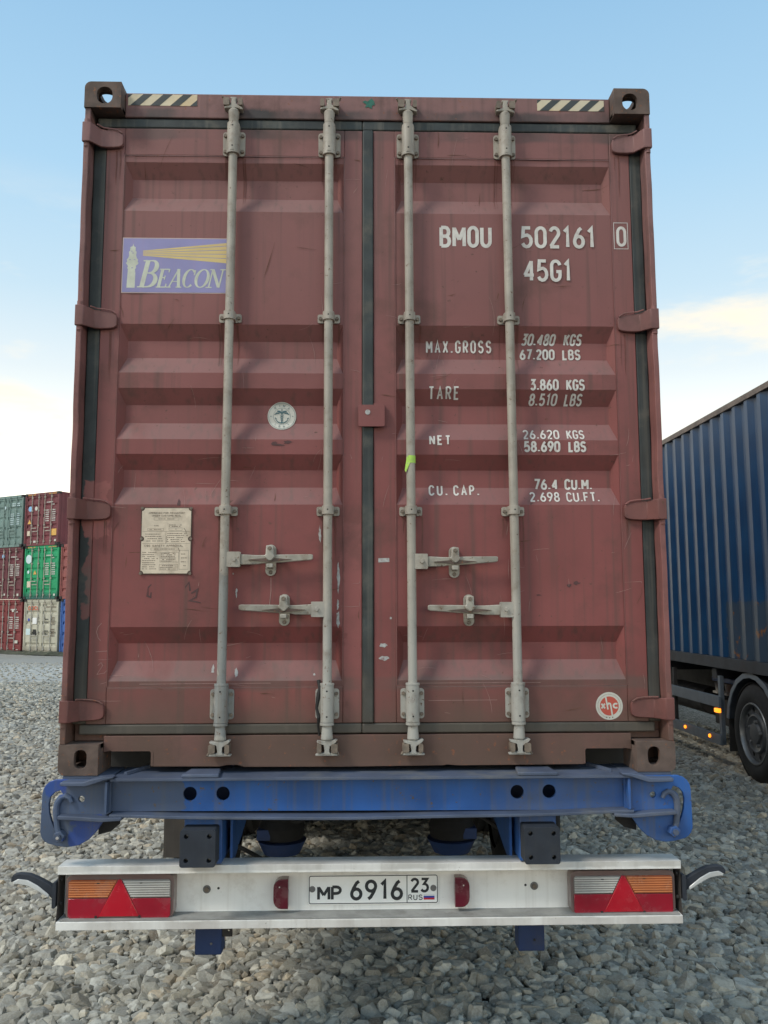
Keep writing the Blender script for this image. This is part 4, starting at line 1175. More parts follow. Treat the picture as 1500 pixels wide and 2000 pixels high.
# torn tapes, scuffs, chalk
m = MB().flat([(-.030, 2.855), (-.018, 2.862), (-.008, 2.857), (.010, 2.872), (.022, 2.858), (.024, 2.842), (.012, 2.838), (.010, 2.823), (-.004, 2.832), (-.020, 2.828), (-.012, 2.842)], lambda u, w: (u, .0600, w))
m.build('torn_green_tape', 'green_scrap', BX, O)
m = MB()
for i, (x_, z_, w_, h_) in enumerate([(.060, .845, .046, .018)]): m.flat([(x_ - w_ / 2, z_ - h_ / 2), (x_ + w_ / 2, z_ - h_ / 2 + .002), (x_ + w_ / 2 - .001, z_ + h_ / 2), (x_ - w_ / 2, z_ + h_ / 2 - .001)], on(.0007))
for i, (x_, z_, w_, h_) in enumerate([(.055, .497, .045, .022), (.060, .445, .050, .024), (.088, .608, .012, .014)]): m.flat(ragged(x_, z_, w_, h_, 12, .5, i + 3), on(.0007))
m.build('paper_scrap', 'scuff', DR, O)
m = MB()
for i, (x_, z_, w_, h_) in enumerate([(-.205, .955, .016, .085), (-.128, .775, .016, .15), (-.130, .66, .012, .06), (-.128, .60, .020, .085), (-.545, .715, .012, .055), (-.543, .39, .022, .045), (-.640, .40, .018, .05), (-.225, .38, .014, .012), (-.56, .79, .006, .012)]):
    m.flat(ragged(x_, z_, w_, h_, 16, .6, i + 20), on(.0012))
m.build('paint_scuff', 'scuff', DL, O)['kind'] = 'stuff'
m = MB()
m.ribbon([(-.405, .775), (-.404, .72), (-.410, .65)], .003, on(.001))
m.ribbon([(-1.088, .590), (-1.102, .575), (-1.108, .555), (-1.100, .530), (-1.090, .52)], .0022, on(.001))
m.ribbon([(-1.108, .475), (-1.062, .478)], .0022, on(.001))
m.ribbon([(-1.098, .42), (-1.085, .432), (-1.078, .42), (-1.10, .385), (-1.07, .39), (-1.062, .40)], .0022, on(.001))
m.ribbon([(-.93, .345), (-.4, .347)], .0022, on(.001)); m.ribbon([(.24, .275), (.52, .276)], .002, on(.001)); m.ribbon([(.15, .344), (.7, .345)], .0022, on(.001))
m.build('scratch_mark', 'chalk', DL, O)['kind'] = 'stuff'
def scratches(seed, n, xr, zr, dk, mat, wmax=.0022):
    r_ = random.Random(seed); m = MB()
    for i in range(n):
        x_, z_ = r_.uniform(*xr), r_.uniform(*zr); L_ = r_.uniform(.015, .10) * (1 if r_.random() < .8 else 2)
        a = r_.choice((0, 0, .1, 1.4, 1.57, 1.2)) + r_.uniform(-.25, .25); k = r_.uniform(-.3, .3)
        pts = [(min(max(x_ + L_ * q * math.cos(a + k * q), xr[0]), xr[1]), z_ + L_ * q * math.sin(a + k * q)) for q in (0, .25, .5, .75, 1)]
        m.ribbon(pts, [.0006, r_.uniform(.0008, wmax), r_.uniform(.0008, wmax), .0012, .0005], on(.0018), step=.01)
    m.build('scratch_mark', mat, dk, O)['kind'] = 'stuff'
scratches(1, 34, (-1.13, -.04), (.2, 1.3), DL, 'chalk'); scratches(2, 34, (.03, 1.13), (.2, 1.3), DR, 'chalk')
scratches(3, 16, (-1.13, -.04), (1.3, 2.7), DL, 'chalk'); scratches(4, 16, (.03, 1.13), (1.3, 2.7), DR, 'chalk')
scratches(5, 26, (-1.13, -.04), (.2, 2.7), DL, 'rust_mark', .004); scratches(6, 26, (.03, 1.13), (.2, 2.7), DR, 'rust_mark', .004)
m = MB()
def sm(pts, w_): m.ribbon(pts, w_, on(.0014), step=.004)
sm([(-.885, .755), (-.905, .735), (-.908, .70), (-.895, .695), (-.893, .715)], [.004, .006, .009, .007, .005])
sm([(-.84, .745), (-.80, .735), (-.79, .71), (-.815, .70)], [.004, .006, .008, .006])
sm([(-.775, .760), (-.765, .72), (-.74, .755), (-.735, .72)], [.004, .008, .006, .009])
sm([(-.73, .71), (-.705, .725), (-.71, .695), (-.735, .68), (-.69, .672)], [.006, .01, .006, .01, .004])
for i, (x_, z_, w_, h_) in enumerate([(-.38, 1.328, .07, .012), (-.345, 1.34, .05, .022), (-.395, 1.335, .04, .02), (-.79, 1.085, .02, .04)]): m.flat(ragged(x_, z_, w_, h_, 14, .6, i + 50), on(.0014))
m.build('grease_smudge', 'smudge', DL, O)['kind'] = 'stuff'
m = MB()
for i, (x_, z_, w_, h_) in enumerate([(.83, .74, .03, .018), (.86, .75, .04, .02), (.60, .70, .025, .015), (.70, .70, .03, .01), (.75, .93, .01, .05)]): m.flat(ragged(x_, z_, w_, h_, 14, .7, i + 70), on(.0014))
m.build('grease_smudge', 'smudge', DR, O)['kind'] = 'stuff'
def runs(pts, dk, seed):
    r_ = random.Random(seed); m = MB()
    for (x_, z_) in pts:
        for q in range(2):
            xx_ = x_ + r_.uniform(-.012, .012); L_ = r_.uniform(.05, .22); w_ = r_.uniform(.002, .006)
            m.ribbon([(xx_, z_), (xx_ + .001, z_ - L_ * .4), (xx_ - .001, z_ - L_ * .75), (xx_, z_ - L_)], [w_, w_ * .8, w_ * .5, .0006], on(.0020), step=.012)
    m.build('rust_run', 'rust_run', dk, O)['kind'] = 'stuff'
for k, sx in (('L', -1), ('R', 1)):
    P_ = [(sx * 1.085, z_ - .045) for z_ in (1.052, 1.86, 2.666)]
    for (xb, xt) in (BARX[:2] if k == 'L' else BARX[2:]):
        for zg in (1.872, 1.048): P_ += [(xb - .034, zg - .024), (xb + .036, zg - .024)]
        P_ += [(xt - .036, 2.594), (xt + .036, 2.594)]
    runs(P_, door[k], 3 if k == 'L' else 4)
# lime tape wrapped on the third bar
m = MB().cyl((.1725, .036, 1.245), (.1725, .036, 1.276), .0193, n=20, caps=False)
m.add([(.155, .018, 1.274), (.170, .016, 1.25), (.150, .02, 1.205), (.146, .025, 1.215), (.150, .03, 1.24)], [(0, 1, 2, 3, 4)])
m.build('lime_tape', 'lime', bars[2], O)
# old rope tied beside the second bar
pts = [(-.205, .05, .36), (-.200, .040, .33), (-.206, .036, .29), (-.212, .040, .25), (-.203, .030, .215), (-.206, .045, .18), (-.201, .052, .14)]
MB().tube(pts, [.008, .007, .009, .006, .007, .005, .004], 7).build('tied_rope', 'darksteel', bars[1], O)

# ------------------------------------------------------------------ the blue skeletal trailer
TR = empty('container_trailer', (0, 0, 0), 'blue skeletal container trailer with white rear bumper and tail lamps, under the red container', 'trailer')
m = MB()
# rear cross beam: channel with holes, tapered ends
web = [(-1.01, -.136), (-.9, -.138), (.9, -.146), (1.045, -.146), (1.045, -.014), (-1.01, -.014)]
holes = [circ(-.704, -.073, .0265, 24), circ(-.575, -.073, .0265, 24), circ(.584, -.075, .0265, 24), circ(.711, -.074, .0265, 24)]
beam = MB().prism(web, .010, .022, 'Y', holes).build('rear_beam', 'blue', TR, O)
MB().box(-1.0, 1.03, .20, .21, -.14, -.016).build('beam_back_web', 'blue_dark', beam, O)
m = MB()
m.prism([(-1.0, -.05), (1.03, -.05), (1.03, .195), (-1.0, .195)], -.0135, -.003, 'Z')
m.build('top_flange', 'blue_dusty', beam, O, bevel=.002)
m = MB()   # lower flange, slightly bent
xs = np.linspace(-1.0, 1.03, 40); vs = []; fs = []
for i, x_ in enumerate(xs):
    dz = -.006 * math.exp(-((x_ + .1) / .35) ** 2) + .010 * math.exp(-((x_ + 1.0) / .22) ** 2) + .012 * math.exp(-((x_ - 1.03) / .25) ** 2)
    for (y_, z_) in ((-.05, -.147), (-.05, -.158), (.20, -.158), (.20, -.147)): vs.append((x_, y_, z_ + dz))
    if i: a = 4 * i - 4; b = 4 * i; fs += [(a + k, a + (k + 1) % 4, b + (k + 1) % 4, b + k) for k in range(4)]
fs += [(0, 1, 2, 3), tuple(len(vs) - 4 + k for k in (3, 2, 1, 0))]
m.add(vs, fs).build('lower_flange', 'blue_dusty', beam, O, bevel=.002)
for x0, x1 in ((-.727, -.583), (.577, .735)):
    MB().prism([(x0, -.052), (x1, -.052), (x1 - .012, .07), (x0 + .012, .07)], -.0028, .012, 'Z').build('landing_pad', 'blue_dusty', beam, O, bevel=.004)
# end plates with a slot, and lashing hooks
def endplate(s):
    P = lambda pts: [(s * a, b) for a, b in pts]
    outer = [(-1.005, -.012), (-1.215, -.012)] + [(-1.215 + .055 * math.cos(R(a)), -.067 + .055 * math.sin(R(a))) for a in (100, 120, 140, 160, 180)] + \
            [(-1.272, -.20)] + [(-1.222 + .05 * math.cos(R(a)), -.205 + .05 * math.sin(R(a))) for a in (190, 210, 230, 250)] + \
            [(-1.20, -.262), (-1.165, -.266), (-1.12, -.258), (-1.085, -.238), (-1.058, -.21), (-1.035, -.175), (-1.02, -.145), (-1.005, -.138)]
    slot = [(-1.200, -.052), (-1.222, -.060), (-1.238, -.078), (-1.243, -.105), (-1.240, -.135), (-1.231, -.165), (-1.220, -.192), (-1.210, -.196), (-1.211, -.170), (-1.217, -.140), (-1.222, -.110), (-1.218, -.086), (-1.206, -.072), (-1.190, -.068)]
    pl = MB().prism(P(outer), -.012, .004, 'Y', [P(slot), P(circ(-1.118, -.086, .012, 16))])
    o = pl.build('hook_plate', 'blue', TR, O, bevel=.002)
    # hook rod
    path = [(-1.190, -.030, -.218), (-1.202, -.026, -.19), (-1.208, -.020, -.16), (-1.212, -.016, -.125), (-1.208, -.016, -.098), (-1.194, -.016, -.078), (-1.176, -.018, -.072), (-1.160, -.020, -.080), (-1.152, -.022, -.096)]
    MB().tube([(s * a, b, c_) for a, b, c_ in path], [.010, .011, .012, .013, .013, .012, .011, .010, .008], 10).build('lashing_hook', 'blue_dusty' if s < 0 else 'blue', o, O)
    MB().cyl((s * -1.190, -.012, -.220), (s * -1.190, -.045, -.220), .024, .022, n=6).build('hook_nut', 'blue', o, O, bevel=.002)
    MB().cyl((s * -1.190, -.045, -.220), (s * -1.190, -.056, -.220), .011, n=12).build('hook_bolt', 'blue_dusty', o, O)
    # bent flange ends
    for (zz, dz, nm) in ((-.004, -1, 'bent_flange'), (-.150, 1, 'bent_flange')):
        m = MB()
        if dz < 0: poly = [(-.985, .0), (-1.02, -.008), (-1.05, -.018), (-1.09, -.030), (-1.185, -.028), (-1.188, -.014), (-1.10, -.014), (-1.07, -.004), (-1.03, .004), (-.985, .006)]
        else: poly = [(-.95, -.146), (-1.03, -.148), (-1.10, -.142), (-1.192, -.138), (-1.192, -.152), (-1.10, -.158), (-1.03, -.163), (-.95, -.158)]
        m.prism(P(poly), -.060, -.0125, 'Y').build(nm, 'blue_dusty', o, O, bevel=.003)
    m = MB(); a, b = sorted((s * 1.010, s * 1.020)); m.box(a, b, -.048, -.0125, -.134, -.016)
    m.build('stiffener', 'blue', o, O, bevel=.002)
    a, b = sorted((s * 1.01, s * 1.20)); MB().box(a, b, .0045, .20, -.014, -.001).build('casting_seat', 'blue_dusty', o, O, bevel=.003)
    # dark lower corner of the inner plate
    MB().prism(P([(-.985, -.17), (-.99, -.20), (-1.02, -.225), (-1.07, -.238), (-1.07, -.15), (-.985, -.15)]), .06, .075).build('inner_gusset', 'darksteel', o, O)
    # diagonal rib seen on top
    MB().prism([(s * -.965, .02), (s * -.955, .02), (s * -.90, .17), (s * -.912, .17)], -.0025, .010, 'Z').build('diagonal_rib', 'blue_dusty', o, O)
endplate(1); endplate(-1)
MB().cyl((-1.190, -.0565, -.220), (-1.190, -.058, -.220), .006, n=10).build('worn_bolt_end', 'scuff', TR, O)
# buffer posts and rubber buffers
for s, x0, x1 in ((-1, -.722, -.575), (1, .590, .735)):
    po = MB().box(x0, x1, .005, .16, -.338, -.160).build('buffer_post', 'blue', TR, O, bevel=.004)
    xa, xb = (x0 + .002, x1 - .010) if s < 0 else (x0 + .002, x1 - .006)
    hx = [xa + .024, xb - .024]
    m = MB().prism(rrect(xa, xb, -.325, -.188, .010), -.085, .004, 'Y', [circ(hx[0], -.212, .009, 12), circ(hx[1], -.212, .009, 12), circ(hx[0], -.300, .009, 12), circ(hx[1], -.300, .009, 12)])
    bu = m.build('rubber_buffer', 'buffer', TR, O, bevel=.005)
    for hx_ in hx:
        for hz_ in (-.212, -.300):
            MB().cyl((hx_, -.035, hz_), (hx_, -.055, hz_), .0075, n=6).build('buffer_bolt', 'grey_screw', bu, O)
    # lower leg below the bumper
    xa, xb = (-.692, -.586) if s < 0 else (.596, .702)
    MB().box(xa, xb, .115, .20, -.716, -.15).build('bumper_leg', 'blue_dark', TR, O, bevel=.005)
    MB().cyl(((xa + xb) / 2 + .012, .115, -.672), ((xa + xb) / 2 + .012, .112, -.672), .005, n=8).build('leg_screw', 'grey_screw' if s < 0 else 'darksteel', TR, O)
MB().prism([(-.60 + .015, -.60), (-.545, -.60), (-.545, -.648), (-.585, -.648)], .12, .125, 'Y', [circ(-.56, -.625, .004, 8)]).build('small_bracket', 'darksteel', TR, O)

# white bumper: channel open to the rear
m = MB()
x0, x1 = -1.206, 1.226
prof = [(.010, -.343), (.010, -.374), (.014, -.374), (.016, -.350), (.098, -.350), (.102, -.354), (.102, -.545), (.098, -.549), (.016, -.553), (.014, -.551)]
outp = [(.010, -.343), (.108, -.343), (.108, -.556), (.020, -.556), (.018, -.580), (.010, -.580), (.010, -.549), (.096, -.547), (.100, -.543), (.100, -.356), (.096, -.352), (.018, -.352), (.016, -.374), (.010, -.374)]
bp_ = m.prism(outp, x0, x1, 'X').build('rear_bumper', 'bumper', TR, O, bevel=.0015)
MB().box(x0 + .01, x1 - .01, .014, .099, -.5467, -.5440).build('bumper_ledge_dust', 'bumper_dirty', bp_, O)
for s, xx_ in ((-1, x0), (1, x1)):
    a, b = sorted((xx_ + s * .001, xx_ + s * .004))
    MB().prism([(.030, -.376), (.107, -.345), (.107, -.556), (.015, -.556), (.030, -.50)], a, b, 'X').build('bumper_end_plate', 'flap', bp_, O)
    for z_ in (-.40, -.49):
        m_ = MB().cyl((xx_ - s * .002, .045, z_), (xx_ - s * .010, .045, z_), .007, n=8); m_.build('end_bolt', 'darksteel', bp_, O)
def C(x, z, r, y, h, mat, nm, n=20): return MB().cyl((x, y, z), (x, y - h, z), r, n=n).build(nm, mat, bp_, O)
for x_, z_ in ((-.646, -.460), (.661, -.460)):
    C(x_, z_, .0155, .0998, .003, 'grey_screw', 'washer'); C(x_, z_, .0095, .0965, .008, 'bolt', 'bolt', 6)
for x_, z_ in ((-.600, -.457), (.626, -.457)): C(x_, z_, .005, .0999, .0004, 'black', 'screw_hole', 12)
# half-round dark red lamps
for s, xa, xb in ((-1, -.380, -.320), (1, .338, .394)):
    cxx = xb if s < 0 else xa
    out = [(cxx, -.412)] + [(cxx + s * (.026 + .032 * math.cos(R(a))), -.445 + .033 * math.sin(R(a))) for a in (90, 65, 40, 20, 0)] + \
          [(cxx + s * (.026 + .032 * math.cos(R(a))), -.490 + .035 * math.sin(R(a))) for a in (0, -20, -40, -65, -90)] + [(cxx, -.525)]
    MB().prism(out, .055, .0998).build('plate_lamp', 'lens_dark_red', bp_, O, bevel=.010, seg=4)
    MB().cyl((cxx + s * .034, .0548, -.442), (cxx + s * .034, .0540, -.442), .003, n=8).build('lamp_glint_screw', 'sticker', bp_, O)  # screw head in off-white, a glint put into its colour
# number plate
np0, np1, nz0, nz1 = -.2435, .2755, -.5225, -.4095
pt = MB().prism(rrect(np0, np1, nz0, nz1, .010), .0945, .0965).build('number_plate', 'plate_white', bp_, O)
pm = lambda e: (lambda u, w: (u, .0943 - e, w))
m = MB()
m.ribbon(rrect(np0 + .004, np1 - .004, nz0 + .004, nz1 - .004, .007), .0032, pm(0), closed=True, step=.3)
m.ribbon([(.1500, nz0 + .004), (.1500, nz1 - .004)], .0032, pm(.0001), step=.3)
text(m, 'MP', -.208, -.110, -.508, -.449, .0112, pm(.0002), step=.3, gap=.2)
text(m, '6916', -.077, .134, -.508, -.428, .0125, pm(.0002), step=.3, gap=.30)
text(m, '23', .163, .238, -.480, -.423, .0098, pm(.0002), step=.3, gap=.24)
text(m, 'RUS', .155, .212, -.508, -.487, .0030, pm(.0002), step=.3, gap=.3)
m.build('plate_lettering', 'black', bp_, O)
for i, c_ in enumerate(('flag_white', 'flag_blue', 'flag_red')):
    MB().prism([(.2165, -.4925 - i * .0072), (.2595, -.4925 - i * .0072), (.2595, -.4855 - i * .0072), (.2165, -.4855 - i * .0072)], .0936, .0944).build('flag_stripe', c_, bp_, O)
for x_ in (-.2275, .2555):
    MB().cyl((x_, .0944, -.463), (x_, .0895, -.463), .0125, .010, n=16).build('plate_screw', 'grey_screw', bp_, O)
# tail lamps
def tail_lamp(s):
    x0, x1 = (-1.182, -.764) if s < 0 else (.795, 1.210)
    zo = .0 if s < 0 else -.004
    z0, z1 = -.556 + zo + .004, -.384 + zo
    body = MB().prism(rrect(x0, x1, z0, z1, .026), .042, .0995).build('tail_lamp', 'lens_body', bp_, O, bevel=.012, seg=4)
    ix0, ix1 = x0 + .011, x1 - .011; iz0, iz1, zm = z0 + .007, z1 - .018, -.470 + zo
    xm = (x0 + x1) / 2 + s * -.004 * 0 - .0
    # triangle geometry
    tb0, tb1, tt = xm - .078, xm + .078, xm
    zt, zb = z1 - .017, z0 + .014
    def tx(z_, side): return tt + side * (.006 + .072 * (zt - z_) / (zt - zb))
    g = .0012
    def lensp(poly, mat, nm, y0=.0355):
        return MB().prism(poly, y0, .0416).build(nm, mat, body, O, bevel=.002)
    deep = {'lens_orange': 'lens_orange_shaded', 'lens_clear': 'lens_clear_shaded'}
    left_top = [(ix0, zm + g), (tx(zm + g, -1) - g, zm + g), (tx(iz1, -1) - g, iz1), (ix0 + .008, iz1), (ix0, iz1 - .008)]
    right_top = [(tx(zm + g, 1) + g, zm + g), (ix1, zm + g), (ix1, iz1 - .008), (ix1 - .008, iz1), (tx(iz1, 1) + g, iz1)]
    lensp(left_top, 'lens_orange_shaded' if s < 0 else 'lens_clear_shaded', 'indicator_lens' if s < 0 else 'reversing_lens')
    lensp(right_top, 'lens_clear_shaded' if s < 0 else 'lens_orange_shaded', 'reversing_lens' if s < 0 else 'indicator_lens')
    # ribs of the fluted lenses
    for (xa, side, mat) in ((0, -1, 'lens_orange' if s < 0 else 'lens_clear'), (1, 1, 'lens_clear' if s < 0 else 'lens_orange')):
        rb = MB()
        k = 0
        z_ = zm + .006
        while z_ < iz1 - .008:
            xa_, xb_ = (ix0 + .003, tx(z_, -1) - .004) if side < 0 else (tx(z_, 1) + .004, ix1 - .003)
            rb.prism([(xa_, z_), (xb_, z_), (xb_, z_ + .0042), (xa_, z_ + .0042)], .0318, .0354)
            z_ += .0088
        rb.build('lens_ribs', mat, body, O)
    lensp([(ix0, iz0 + .008), (ix0 + .008, iz0), (tb0 - g, iz0), (tx(zm - g, -1) - g, zm - g), (ix0, zm - g)], 'lens_red', 'stop_lens')
    lensp([(tb1 + g, iz0), (ix1 - .008, iz0), (ix1, iz0 + .008), (ix1, zm - g), (tx(zm - g, 1) + g, zm - g)], 'lens_red', 'stop_lens')
    lensp([(tb0, zb), (tb1, zb), (tt + .006, zt), (tt - .006, zt)], 'lens_red_bright', 'triangle_reflector', .0325)
    for (xx_, zz_) in ((xm - .083, z1 - .030), (xm + .083, z1 - .028), (xm - .088, z0 + .013), (xm + .080, z0 + .013)):
        MB().cyl((xx_, .0340, zz_), (xx_, .0330, zz_), .0055, n=10).build('lamp_screw', 'darksteel', body, O)
tail_lamp(-1); tail_lamp(1)
# side marker arms
for s in (-1, 1):
    bx = -1.214 if s < 0 else 1.234
    dz = -.0 if s < 0 else .004
    foot = MB().prism(rrect(min(bx, bx + s * .014), max(bx, bx + s * .014), -.502 + dz, -.405 + dz, .006), .02, .075).build('marker_arm_foot', 'buffer', TR, O, bevel=.003)
    path = [(bx + s * .006, -.458), (bx + s * .030, -.438), (bx + s * .075, -.410), (bx + s * .110, -.394), (bx + s * .150, -.388), (bx + s * .172, -.392), (bx + s * .180, -.402)]
    m = MB(); vs = []; fs = []
    wz = [.026, .022, .018, .016, .014, .013, .008]
    for i, (x_, z_) in enumerate(path):
        z_ += dz
        vs += [(x_, .035, z_ - wz[i]), (x_, .035, z_ + wz[i]), (x_, .062, z_ + wz[i]), (x_, .062, z_ - wz[i])]
        if i: a, b = 4 * i - 4, 4 * i; fs += [(a + k, a + (k + 1) % 4, b + (k + 1) % 4, b + k) for k in range(4)]
    fs += [(0, 1, 2, 3), tuple(len(vs) - 4 + k for k in (3, 2, 1, 0))]
    arm = m.add(vs, fs).build('marker_arm', 'buffer', TR, O, bevel=.004)
    lp_ = [(bx + s * .028, -.460), (bx + s * .075, -.428), (bx + s * .112, -.409), (bx + s * .150, -.403), (bx + s * .168, -.408)]
    m = MB().ribbon([(a, b + dz) for a, b in lp_], [.012, .018, .019, .017, .010], lambda u, w: (u, .0340, w), step=.3)
    v_, f_ = m.v, m.f
    m.add([(p[0], p[1] - .006, p[2]) for p in v_], [])
    m = MB()
    L_ = [(a, b + dz) for a, b in lp_]
    wv = [.007, .010, .0105, .0095, .005]
    poly = [(a, b - w_) for (a, b), w_ in zip(L_, wv)] + [(a, b + w_) for (a, b), w_ in reversed(list(zip(L_, wv)))]
    m.prism(poly, .028, .0345).build('marker_lens', 'lens_white', arm, O, bevel=.003)

# frame rails, axles, wheels
for s in (-1, 1):
    xa, xb = sorted((s * .585, s * .70)) if s < 0 else sorted((.60, .72))
    m = MB()
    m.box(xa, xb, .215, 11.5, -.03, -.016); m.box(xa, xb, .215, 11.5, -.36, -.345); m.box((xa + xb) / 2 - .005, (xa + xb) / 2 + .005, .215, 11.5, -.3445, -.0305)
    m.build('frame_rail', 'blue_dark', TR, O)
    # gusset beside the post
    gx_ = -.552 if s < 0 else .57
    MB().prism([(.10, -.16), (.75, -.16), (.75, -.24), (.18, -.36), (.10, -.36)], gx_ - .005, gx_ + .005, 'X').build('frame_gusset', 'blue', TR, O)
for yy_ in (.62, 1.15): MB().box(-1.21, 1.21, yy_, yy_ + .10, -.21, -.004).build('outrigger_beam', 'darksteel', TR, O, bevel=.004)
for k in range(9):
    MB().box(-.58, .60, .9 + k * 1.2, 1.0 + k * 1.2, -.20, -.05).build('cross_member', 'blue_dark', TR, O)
def wheel(parent, cx, cy, cz, side, width=.36, rad=.51, detail=False, absoff=(0, 0, 0), n=56):
    """side = +1 when the outer face looks to +X"""
    s = side; w = width
    prof = [(-w, .285), (-w + .01, .32), (-w + .02, .42), (-w + .03, .47), (-w + .055, rad - .008), (-w + .09, rad), (-.09, rad), (-.055, rad - .008), (-.03, .47), (-.008, .43), (0, .40), (-.004, .34), (-.014, .315), (-.02, .300)]
    t_ = MB().lathe([(s * o, r_) for o, r_ in prof], (cx, cy, cz), 'X', n).build('tyre', 'tyre', parent, absoff)
    # tread grooves as raised ribs
    m = MB()
    for gk in range(5):
        o = -w + .06 + gk * (w - .12) / 4
        m.lathe([(s * (o - .018), rad - .002), (s * (o - .018), rad + .008), (s * (o + .018), rad + .008), (s * (o + .018), rad - .002)], (cx, cy, cz), 'X', n)
    m.build('tread_rib', 'tyre', t_, absoff)
    rim = MB().lathe([(s * o, r_) for o, r_ in [(-.014, .314), (-.006, .310), (-.006, .298), (-.030, .288), (-.060, .285), (-.16, .275), (-w + .02, .285)]], (cx, cy, cz), 'X', n).build('rim', 'rimedge', parent, absoff)
    # disc with hand holes
    outer = circ(0, 0, .284, 60)
    hs = [circ(.238 * math.cos(2 * math.pi * i / 10 + .1), .238 * math.sin(2 * math.pi * i / 10 + .1), .026, 12) for i in range(10)] if detail else []
    a, b = sorted((cx - s * .060, cx - s * .050))
    dm = MB().prism([(cy + p[0], cz + p[1]) for p in outer], a, b, 'X', [[(cy + p[0], cz + p[1]) for p in h] for h in hs]).build('wheel_disc', 'hub', parent, absoff)
    MB().lathe([(s * o, r_) for o, r_ in [(-.0495, .205), (-.030, .195), (-.026, .180), (-.040, .160), (-.044, .11), (-.02, .10), (-.014, .05), (-.014, .0)]], (cx, cy, cz), 'X', 36).build('hub_cap', 'hub', parent, absoff)
    if detail:
        for i in range(5):
            an = 2 * math.pi * i / 5 + .5
            y_, z_ = cy + .125 * math.cos(an), cz + .125 * math.sin(an)
            MB().cyl((cx - s * .046, y_, z_), (cx - s * .015, y_, z_), .017, .013, n=6).build('wheel_nut', 'rimedge', parent, absoff)
    return t_
for ay in (2.35, 3.70, 5.05):
    MB().cyl((-1.0, ay, .50), (1.0, ay, .50), .065, n=16).build('axle', 'blue_dark', TR, (0, 0, 0))
    for s in (-1, 1):
        w_ = empty('x', (0, 0, 0), '', ''); del w_['label']; del w_['category']
        w_.name = 'wheel'; ABS[w_.name] = Vector((0, 0, 0)); w_.parent = TR
        wheel(w_, s * 1.19, ay, .51, s)
        # air spring with a blue plate, brake chamber
        MB().lathe([(0, .09), (.01, .13), (.08, .14), (.12, .12), (.17, .14), (.22, .13), (.24, .09)], (s * .52, ay - .38, .38), 'Z', 24).build('air_spring', 'tyre', TR, (0, 0, 0))
        MB().cyl((s * .52, ay - .38, .30), (s * .52, ay - .38, .378), .11, .15, n=24).build('spring_seat', 'blue_dark', TR, (0, 0, 0))
        MB().box(s * .62 - .04, s * .62 + .04, ay - .5, ay + .5, .40, .46).build('trailing_arm', 'blue_dark', TR, (0, 0, 0))
    MB().cyl((.18, ay - .20, .62), (.18, ay + .05, .62), .085, n=20).build('brake_chamber', 'blue', TR, (0, 0, 0))
# mud flaps and lamp box behind the wheels
MB().box(-1.17, -.83, 1.655, 1.675, .36, 1.02).build('mud_flap', 'flap', TR, (0, 0, 0), bevel=.004)
MB().box(-1.185, -.82, 1.625, 1.690, .905, .985).build('flap_rail', 'flap', TR, (0, 0, 0), bevel=.004)
for x_ in (-1.13, -1.00, -.87): MB().cyl((x_, 1.625, .945), (x_, 1.618, .945), .011, n=6).build('bolt', 'darksteel', TR, (0, 0, 0))
MB().box(-.56, .58, 1.75, 6.2, .93, .97).build('dark_fill_plate', 'darksteel', TR, (0, 0, 0))  # plate, tanks, boxes and panel added to darken the space under the trailer
for x_ in (-.30, .34): MB().cyl((x_, 2.9, .70), (x_, 4.2, .70), .16, n=24).build('air_tank', 'darksteel', TR, (0, 0, 0), bevel=.02)
for s in (-1, 1): MB().box(s * .98 - .18, s * .98 + .18, 6.0, 8.6, .35, 1.0).build('dark_fill_box', 'darksteel', TR, (0, 0, 0), bevel=.02)  # dark boxes added to block side light below the frame
MB().box(-.80, .80, 6.02, 6.05, .30, 1.0).build('dark_fill_panel', 'darksteel', TR, (0, 0, 0))  # added dark panel closing the bright view under the trailer
# hoses
for i, pth in enumerate([[(-.50, .5, .98), (-.44, .6, .86), (-.40, .7, .80), (-.36, .65, .88), (-.40, .6, .98)], [(-.56, .25, .80), (-.47, .35, .72), (-.40, .5, .62), (-.34, .6, .55)],
                         [(.60, .4, .80), (.45, .6, .86), (.33, .8, .84), (.25, 1.0, .90)], [(-.30, .8, .95), (-.28, .8, .80), (-.36, .8, .76), (-.40, .8, .86)]]):
    sm_ = []
    for a in range(len(pth) - 1):
        p0 = Vector(pth[max(a - 1, 0)]); p1 = Vector(pth[a]); p2 = Vector(pth[a + 1]); p3 = Vector(pth[min(a + 2, len(pth) - 1)])
        for t_ in (0, .25, .5, .75):
            sm_.append(.5 * ((2 * p1) + (-p0 + p2) * t_ + (2 * p0 - 5 * p1 + 4 * p2 - p3) * t_ ** 2 + (-p0 + 3 * p1 - 3 * p2 + p3) * t_ ** 3))
    sm_.append(Vector(pth[-1]))
    MB().tube(sm_, .009, 8).build('air_hose', 'darksteel', TR, (0, 0, 0))
# landing legs far forward
for s in (-1, 1):
    m = MB().box(s * .55 - .06, s * .55 + .06, 9.2, 9.32, .05, 1.09); m.box(s * .55 - .13, s * .55 + .13, 9.13, 9.39, .02, .05)
    m.build('landing_leg', 'darksteel', TR, (0, 0, 0))

